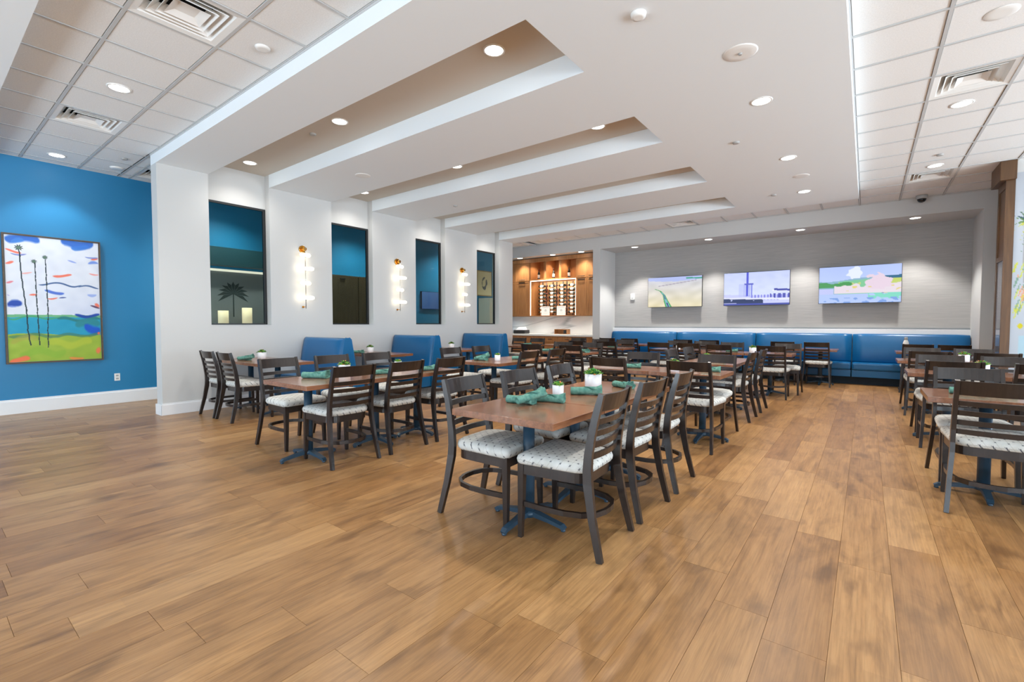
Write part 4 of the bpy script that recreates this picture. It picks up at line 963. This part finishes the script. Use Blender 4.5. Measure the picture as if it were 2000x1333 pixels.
# racks with lying bottles
rk = MB()
cols = [XA + 0.31, XA + 0.69, XA + 1.05, XA + 1.40]
rack = thing('wine_rack', 'black metal peg rack holding wine bottles in the lit display', 'rack', (0, 0, 0))
for c in cols:
    for dx in (-0.055, 0.075): MB().box(c + dx - 0.012, c + dx + 0.012, FY + 0.335, FY + 0.36, 1.53, 2.56).build('upright', BLACKM, rack)
for i, c in enumerate(cols):
    for j in range(8):
        z = 1.63 + 0.115*j
        bottle((c - 0.145 if i < 3 else c - 0.155, FY + 0.275, z), (0, PI/2, 0), 'wine bottle lying in the %s column of the rack, %s row from the bottom' % (ordn[i], ('first', 'second', 'third', 'fourth', 'fifth', 'sixth', 'seventh', 'eighth')[j]), 'wine bottles lying in the rack')
def cert(s, t):
    c = np.empty(s.shape + (3,)); c[:] = (232, 234, 232); m = np.hypot((s - .5), (t - .45)) < .16; c[m] = (190, 198, 196); m = (np.abs(t - .78) < .03) & (np.abs(s - .5) < .25); c[m] = (200, 204, 204); return c
for k, (x, nm) in enumerate(((XA + 0.36, 'under the second bottle column'), (XA + 0.92, 'under the third bottle column'))):
    r = thing('framed_certificate', 'small white framed certificate leaning ' + nm, 'frame', (x, FY + 0.10, 1.521), 0, 'framed certificates in the wine display')
    fm = MB(); 
    for b_ in ((0, 0.30, 0, 0.02), (0, 0.30, 0.26, 0.28), (0, 0.02, 0.02, 0.26), (0.28, 0.30, 0.02, 0.26)): fm.box(b_[0], b_[1], 0, 0.018, b_[2], b_[3])
    fm.build('frame', PLASTIC, r); grid_print('print', 24, 24, cert, lambda s, t: (0.02 + 0.26*s, 0.008, 0.26 - 0.24*t), PRINTP, r)
# splashback, worktop, base cabinets
MB_s = tag(MB().box(X0, X1, YN - 0.025, YN - 0.002, 0.955, 1.495).build('marble_splashback', MARB), 'white veined marble splashback between the wine cabinet and worktop', 'splashback')
tag(MB().box(X0, X1, 11.66, YN - 0.026, 0.90, 0.953, bev=0.004).build('worktop', STONEC), 'white stone worktop in the wine alcove', 'worktop')
bc = thing('base_cabinet', 'honey wood base cabinet under the white worktop', 'cabinet', (0, 0, 0))
carc(X0, X1, 0.10, 0.899, 11.72, YN - 0.03).build('carcass', CAB, bc); MB().box(X0, X1, 11.78, 11.80, 0, 0.10).build('toe_kick', BLACKM, bc)
nb = 6; wdt = (X1 - X0)/nb
for k in range(nb):
    a, b = X0 + wdt*k, X0 + wdt*(k+1)
    o = MB().box(a+0.004, b-0.004, 11.70, 11.72, 0.72, 0.89, bev=0.003).build('drawer', CAB, bc); MB().tube([((a+b)/2-0.07, 11.68, 0.81), ((a+b)/2+0.07, 11.68, 0.81)], 0.007, 8).build('handle', BLACKM, o)
    d = MB(); f = 0.05; d.box(a+0.004, a+f, 11.70, 11.72, 0.115, 0.71); d.box(b-f, b-0.004, 11.70, 11.72, 0.115, 0.71); d.box(a+f, b-f, 11.70, 11.72, 0.115, 0.115+f); d.box(a+f, b-f, 11.70, 11.72, 0.71-f, 0.71); d.box(a+f-.005, b-f+.005, 11.708, 11.718, 0.16, 0.665)
    o = d.build('door', CAB, bc); MB().tube([(b-0.03, 11.68, 0.50), (b-0.03, 11.68, 0.62)], 0.006, 8).build('handle', BLACKM, o)
r = thing('card_printer', 'dark counter printer with white paper on the worktop', 'printer', (-8.72, 11.95, 0.953))
MB().box(-0.22, 0.22, -0.14, 0.14, 0, 0.12, bev=0.02).build('body', BLACKM, r)
mb = MB(); mb.loft([[(-0.14, -0.12, 0.115), (0.14, -0.12, 0.115), (0.14, 0.12, 0.115), (-0.14, 0.12, 0.115)], [(-0.08, -0.06, 0.20), (0.12, -0.06, 0.20), (0.12, 0.08, 0.21), (-0.08, 0.08, 0.21)]], smooth=False); mb.build('paper_tray', PAPER, r)
r = thing('wooden_box', 'open wooden box standing on the worktop by the marble', 'box', (-7.35, 12.25, 0.953))
mb = MB(); mb.box(-0.22, 0.22, 0.0, 0.015, 0, 0.15); mb.box(-0.22, -0.205, -0.18, 0, 0, 0.15); mb.box(0.205, 0.22, -0.18, 0, 0, 0.15); mb.box(-0.205, 0.205, -0.18, 0, 0.135, 0.15); mb.box(-0.205, 0.205, -0.18, 0, 0, 0.012); mb.build('case', CAB, r)
MB().box(0.10, 0.20, -0.17, -0.02, 0.012, 0.125).build('insert', BLACKM, r)

# ------------------------------------------------------------------ column and mural on the far right
cl = thing('wood_column', 'brown wood clad column with a crown beside the palm mural', 'column', (0, 0, 0))
cx0, cx1, cy0, cy1 = 1.575, 1.660, 9.75, 10.25
MB().box(cx0 + 0.004, cx1, cy0, cy1, 0, 3.34).build('shaft', PILW, cl)
MB().box(cx0 - 0.085, cx1, cy0 - 0.075, cy1 + 0.05, 3.34, ZT - 0.006, bev=0.006).build('crown', PILW, cl)
sd = MB()
for a in ((cy0, cy0 + 0.03, 0.1, 3.34), (cy1 - 0.07, cy1, 0.1, 3.34), (cy0 + 0.03, cy1 - 0.07, 3.24, 3.34), (cy0 + 0.03, cy1 - 0.07, 2.20, 2.27), (cy0 + 0.03, cy1 - 0.07, 0.1, 0.2)): sd.box(cx0 - 0.012, cx0 + 0.004, a[0], a[1], a[2], a[3])
sd.build('side_frame', PILW, cl)
MB().box(cx0 - 0.001, cx0 + 0.003, cy0 + 0.03, cy1 - 0.07, 0.2, 2.20).build('side_glass', mat('column glass', rgb(120, 126, 140), 0.08, 0.6), cl)
def mural(s, t):
    n_ = nzf(s, t, 11, 20, 60); c = np.empty(s.shape + (3,)); c[:] = (176, 182, 190)
    x = s*4.9; z = 3.34*(1 - t)
    def blob(cx_, cz, rx, rz_, col, thr=0.0, al=0.85):
        m = (((x - cx_)/rx)**2 + ((z - cz)/rz_)**2 < 1) & (n_ > thr); c[m] = c[m]*(1 - al) + np.array(col)*al
    rs = np.random.RandomState(4)
    for pc in (0.14, 1.1, 2.0, 3.2, 4.2):
        hz = 2.55 + 0.2*math.sin(pc*3)
        m = (np.abs(x - pc - 0.03*np.sin(z*2)) < 0.010 + 0.008*(hz - z)*0.3) & (z < hz) & (z > hz - 1.0); c[m] = (150, 150, 152)
        for q in range(34):
            a_ = rs.uniform(0, 2*PI); ln = rs.uniform(0.12, 0.42); cc = rs.choice(3)
            col = ((96, 128, 72), (60, 84, 92), (182, 184, 84))[cc]
            px, pz = pc, hz
            for u in np.linspace(0, 1, 12):
                qx, qz = px + math.cos(a_)*ln*u*0.5, pz + math.sin(a_)*ln*u - 0.25*u*u*ln
                m = (x - qx)**2 + ((z - qz)*0.6)**2 < (0.012*(1.1 - u))**2; c[m] = col
        for q in range(16):
            a_ = rs.uniform(-2.6, -0.5); ln = rs.uniform(0.2, 0.55); col = ((186, 190, 70), (120, 140, 60), (86, 110, 80))[rs.choice(3)]
            for u in np.linspace(0, 1, 16):
                qx, qz = pc + 0.03 + math.cos(a_)*ln*u*0.25, 3.25 + math.sin(a_)*ln*u*1.4
                m = (x - qx)**2 + ((z - qz)*0.4)**2 < (0.010*(1.1 - u))**2; c[m] = col
        for q in range(22):
            zz = rs.uniform(1.25, 2.0); xx = pc - 0.08 + rs.uniform(-0.06, 0.06); col = ((190, 194, 80), (120, 150, 130), (214, 150, 110))[rs.choice(3)]
            for u in np.linspace(0, 1, 8):
                m = (x - xx - 0.03*u)**2 + ((z - zz - 0.12*u)*0.5)**2 < 0.007**2; c[m] = col
        m = ((x - pc + 0.04)/0.03)**2 + ((z - 1.14)/0.035)**2 < 1; c[m] = (196, 184, 40)
        m = (np.abs(x - pc - 0.0) < 0.05) & (z < 1.0) & (z > 0.5); c[m] = c[m]*0.5 + np.array((150, 200, 216))*0.5
    return c
mo = grid_print('palm_mural', 420, 300, mural, lambda s, t: (1.664 + s*4.9, 9.766, 3.44 - t*3.34), MURAL)
tag(mo, 'pale printed wall mural of palms beside the wood column', 'mural')

# ------------------------------------------------------------------ corridor seen through the tinted windows
bf = thing('buffet_station', 'grey buffet station with dark hood, seen through the first window', 'buffet', (XB, 0, 0))
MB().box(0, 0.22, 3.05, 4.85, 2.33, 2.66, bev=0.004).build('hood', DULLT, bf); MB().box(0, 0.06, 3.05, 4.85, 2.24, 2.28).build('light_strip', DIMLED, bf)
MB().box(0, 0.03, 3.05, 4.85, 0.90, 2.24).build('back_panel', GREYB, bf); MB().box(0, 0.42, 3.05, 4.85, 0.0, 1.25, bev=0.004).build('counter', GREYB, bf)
pm = MB(); pm.box(0.030, 0.033, 3.795, 3.815, 1.4, 1.85)  # palm shape painted in for the opposite wall's reflection in the glass
for q in range(11):
    a_ = math.radians(-20 + 22*q); ln = 0.28
    pm.add([(0.032, 3.805, 1.83), (0.032, 3.805 + math.cos(a_)*ln*0.6 - math.sin(a_)*0.03, 1.83 + math.sin(a_)*ln*0.6 + math.cos(a_)*0.03), (0.032, 3.805 + math.cos(a_)*ln, 1.83 + math.sin(a_)*ln - 0.05), (0.032, 3.805 + math.cos(a_)*ln*0.6 + math.sin(a_)*0.03, 1.83 + math.sin(a_)*ln*0.6 - math.cos(a_)*0.03)], [(0, 1, 2, 3)])
pm.build('palm_reflection', PALMREFL, bf)
for y, nm in ((3.56, 'smaller'), (3.97, 'larger')):
    r = thing('table_lantern', '%s glowing lantern on the counter behind the first window' % nm, 'lamp', (XB + 0.20, y, 1.25))
    h = 0.26 if nm == 'smaller' else 0.32; MB().lathe([(0.085, 0.02), (0.085, h)], n=18).build('shade', LANTERN, r); MB().lathe([(0.09, 0), (0.09, 0.02)], n=18).build('base', BLACKM, r)
cbt = thing('corridor_cabinet', 'dull brown tall cabinet seen through the second window', 'cabinet', (XB, 0, 0))
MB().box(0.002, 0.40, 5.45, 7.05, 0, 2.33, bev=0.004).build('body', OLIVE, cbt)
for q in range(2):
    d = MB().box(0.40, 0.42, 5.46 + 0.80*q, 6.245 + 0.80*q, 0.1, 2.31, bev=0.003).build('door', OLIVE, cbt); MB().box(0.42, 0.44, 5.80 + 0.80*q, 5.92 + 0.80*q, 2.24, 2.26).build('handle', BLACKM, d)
r = thing('corridor_screen', 'dim blue screen seen through the third window', 'television', (XB, 8.45, 1.66))
MB().box(0, 0.05, 0, 0.80, 0, 0.48, bev=0.004).build('body', BLACKM, r)
grid_print('display', 30, 20, lambda s, t: sky_base(s, t, (70, 110, 170), (50, 84, 140)), lambda s, t: (0.052, 0.01 + 0.78*s, 0.47 - 0.46*t), SCREEN, r)
r = thing('framed_print', 'pale framed botanical print seen through the fourth window', 'picture', (XB, 10.70, 2.13))
MB().box(0, 0.03, 0, 0.70, 0, 0.78, bev=0.003).build('frame', wood('light frame wood', rgb(150, 130, 90), rgb(180, 158, 112)), r)
def bot(s, t):
    c = np.empty(s.shape + (3,)); c[:] = (214, 206, 170); n_ = nzf(s, t, 21, 14, 20); m = (np.hypot((s - .5)*1.4, t - .5) < .28) & (n_ > -.1); c[m] = (96, 104, 110); return c
grid_print('print', 40, 44, bot, lambda s, t: (0.032, 0.03 + 0.64*s, 0.75 - 0.72*t), PRINTP, r)
r = thing('linen_stand', 'pale draped stand seen through the fourth window', 'stand', (XB, 11.1, 0))
MB().box(0.03, 0.5, -0.35, 0.30, 0, 2.05, bev=0.03).build('cover', mat('pale drape', rgb(190, 188, 176), 0.9, 0.1), r)
for y in (3.6, 6.3, 9.2): downlight(-8.75, y, ZT, 'round corridor downlight behind the %s' % {3.6: 'first window', 6.3: 'second window', 9.2: 'fourth window'}[y], P_DOWN*2.0, (0.95, 1.0, 0.97), True, 130, 'corridor downlights')
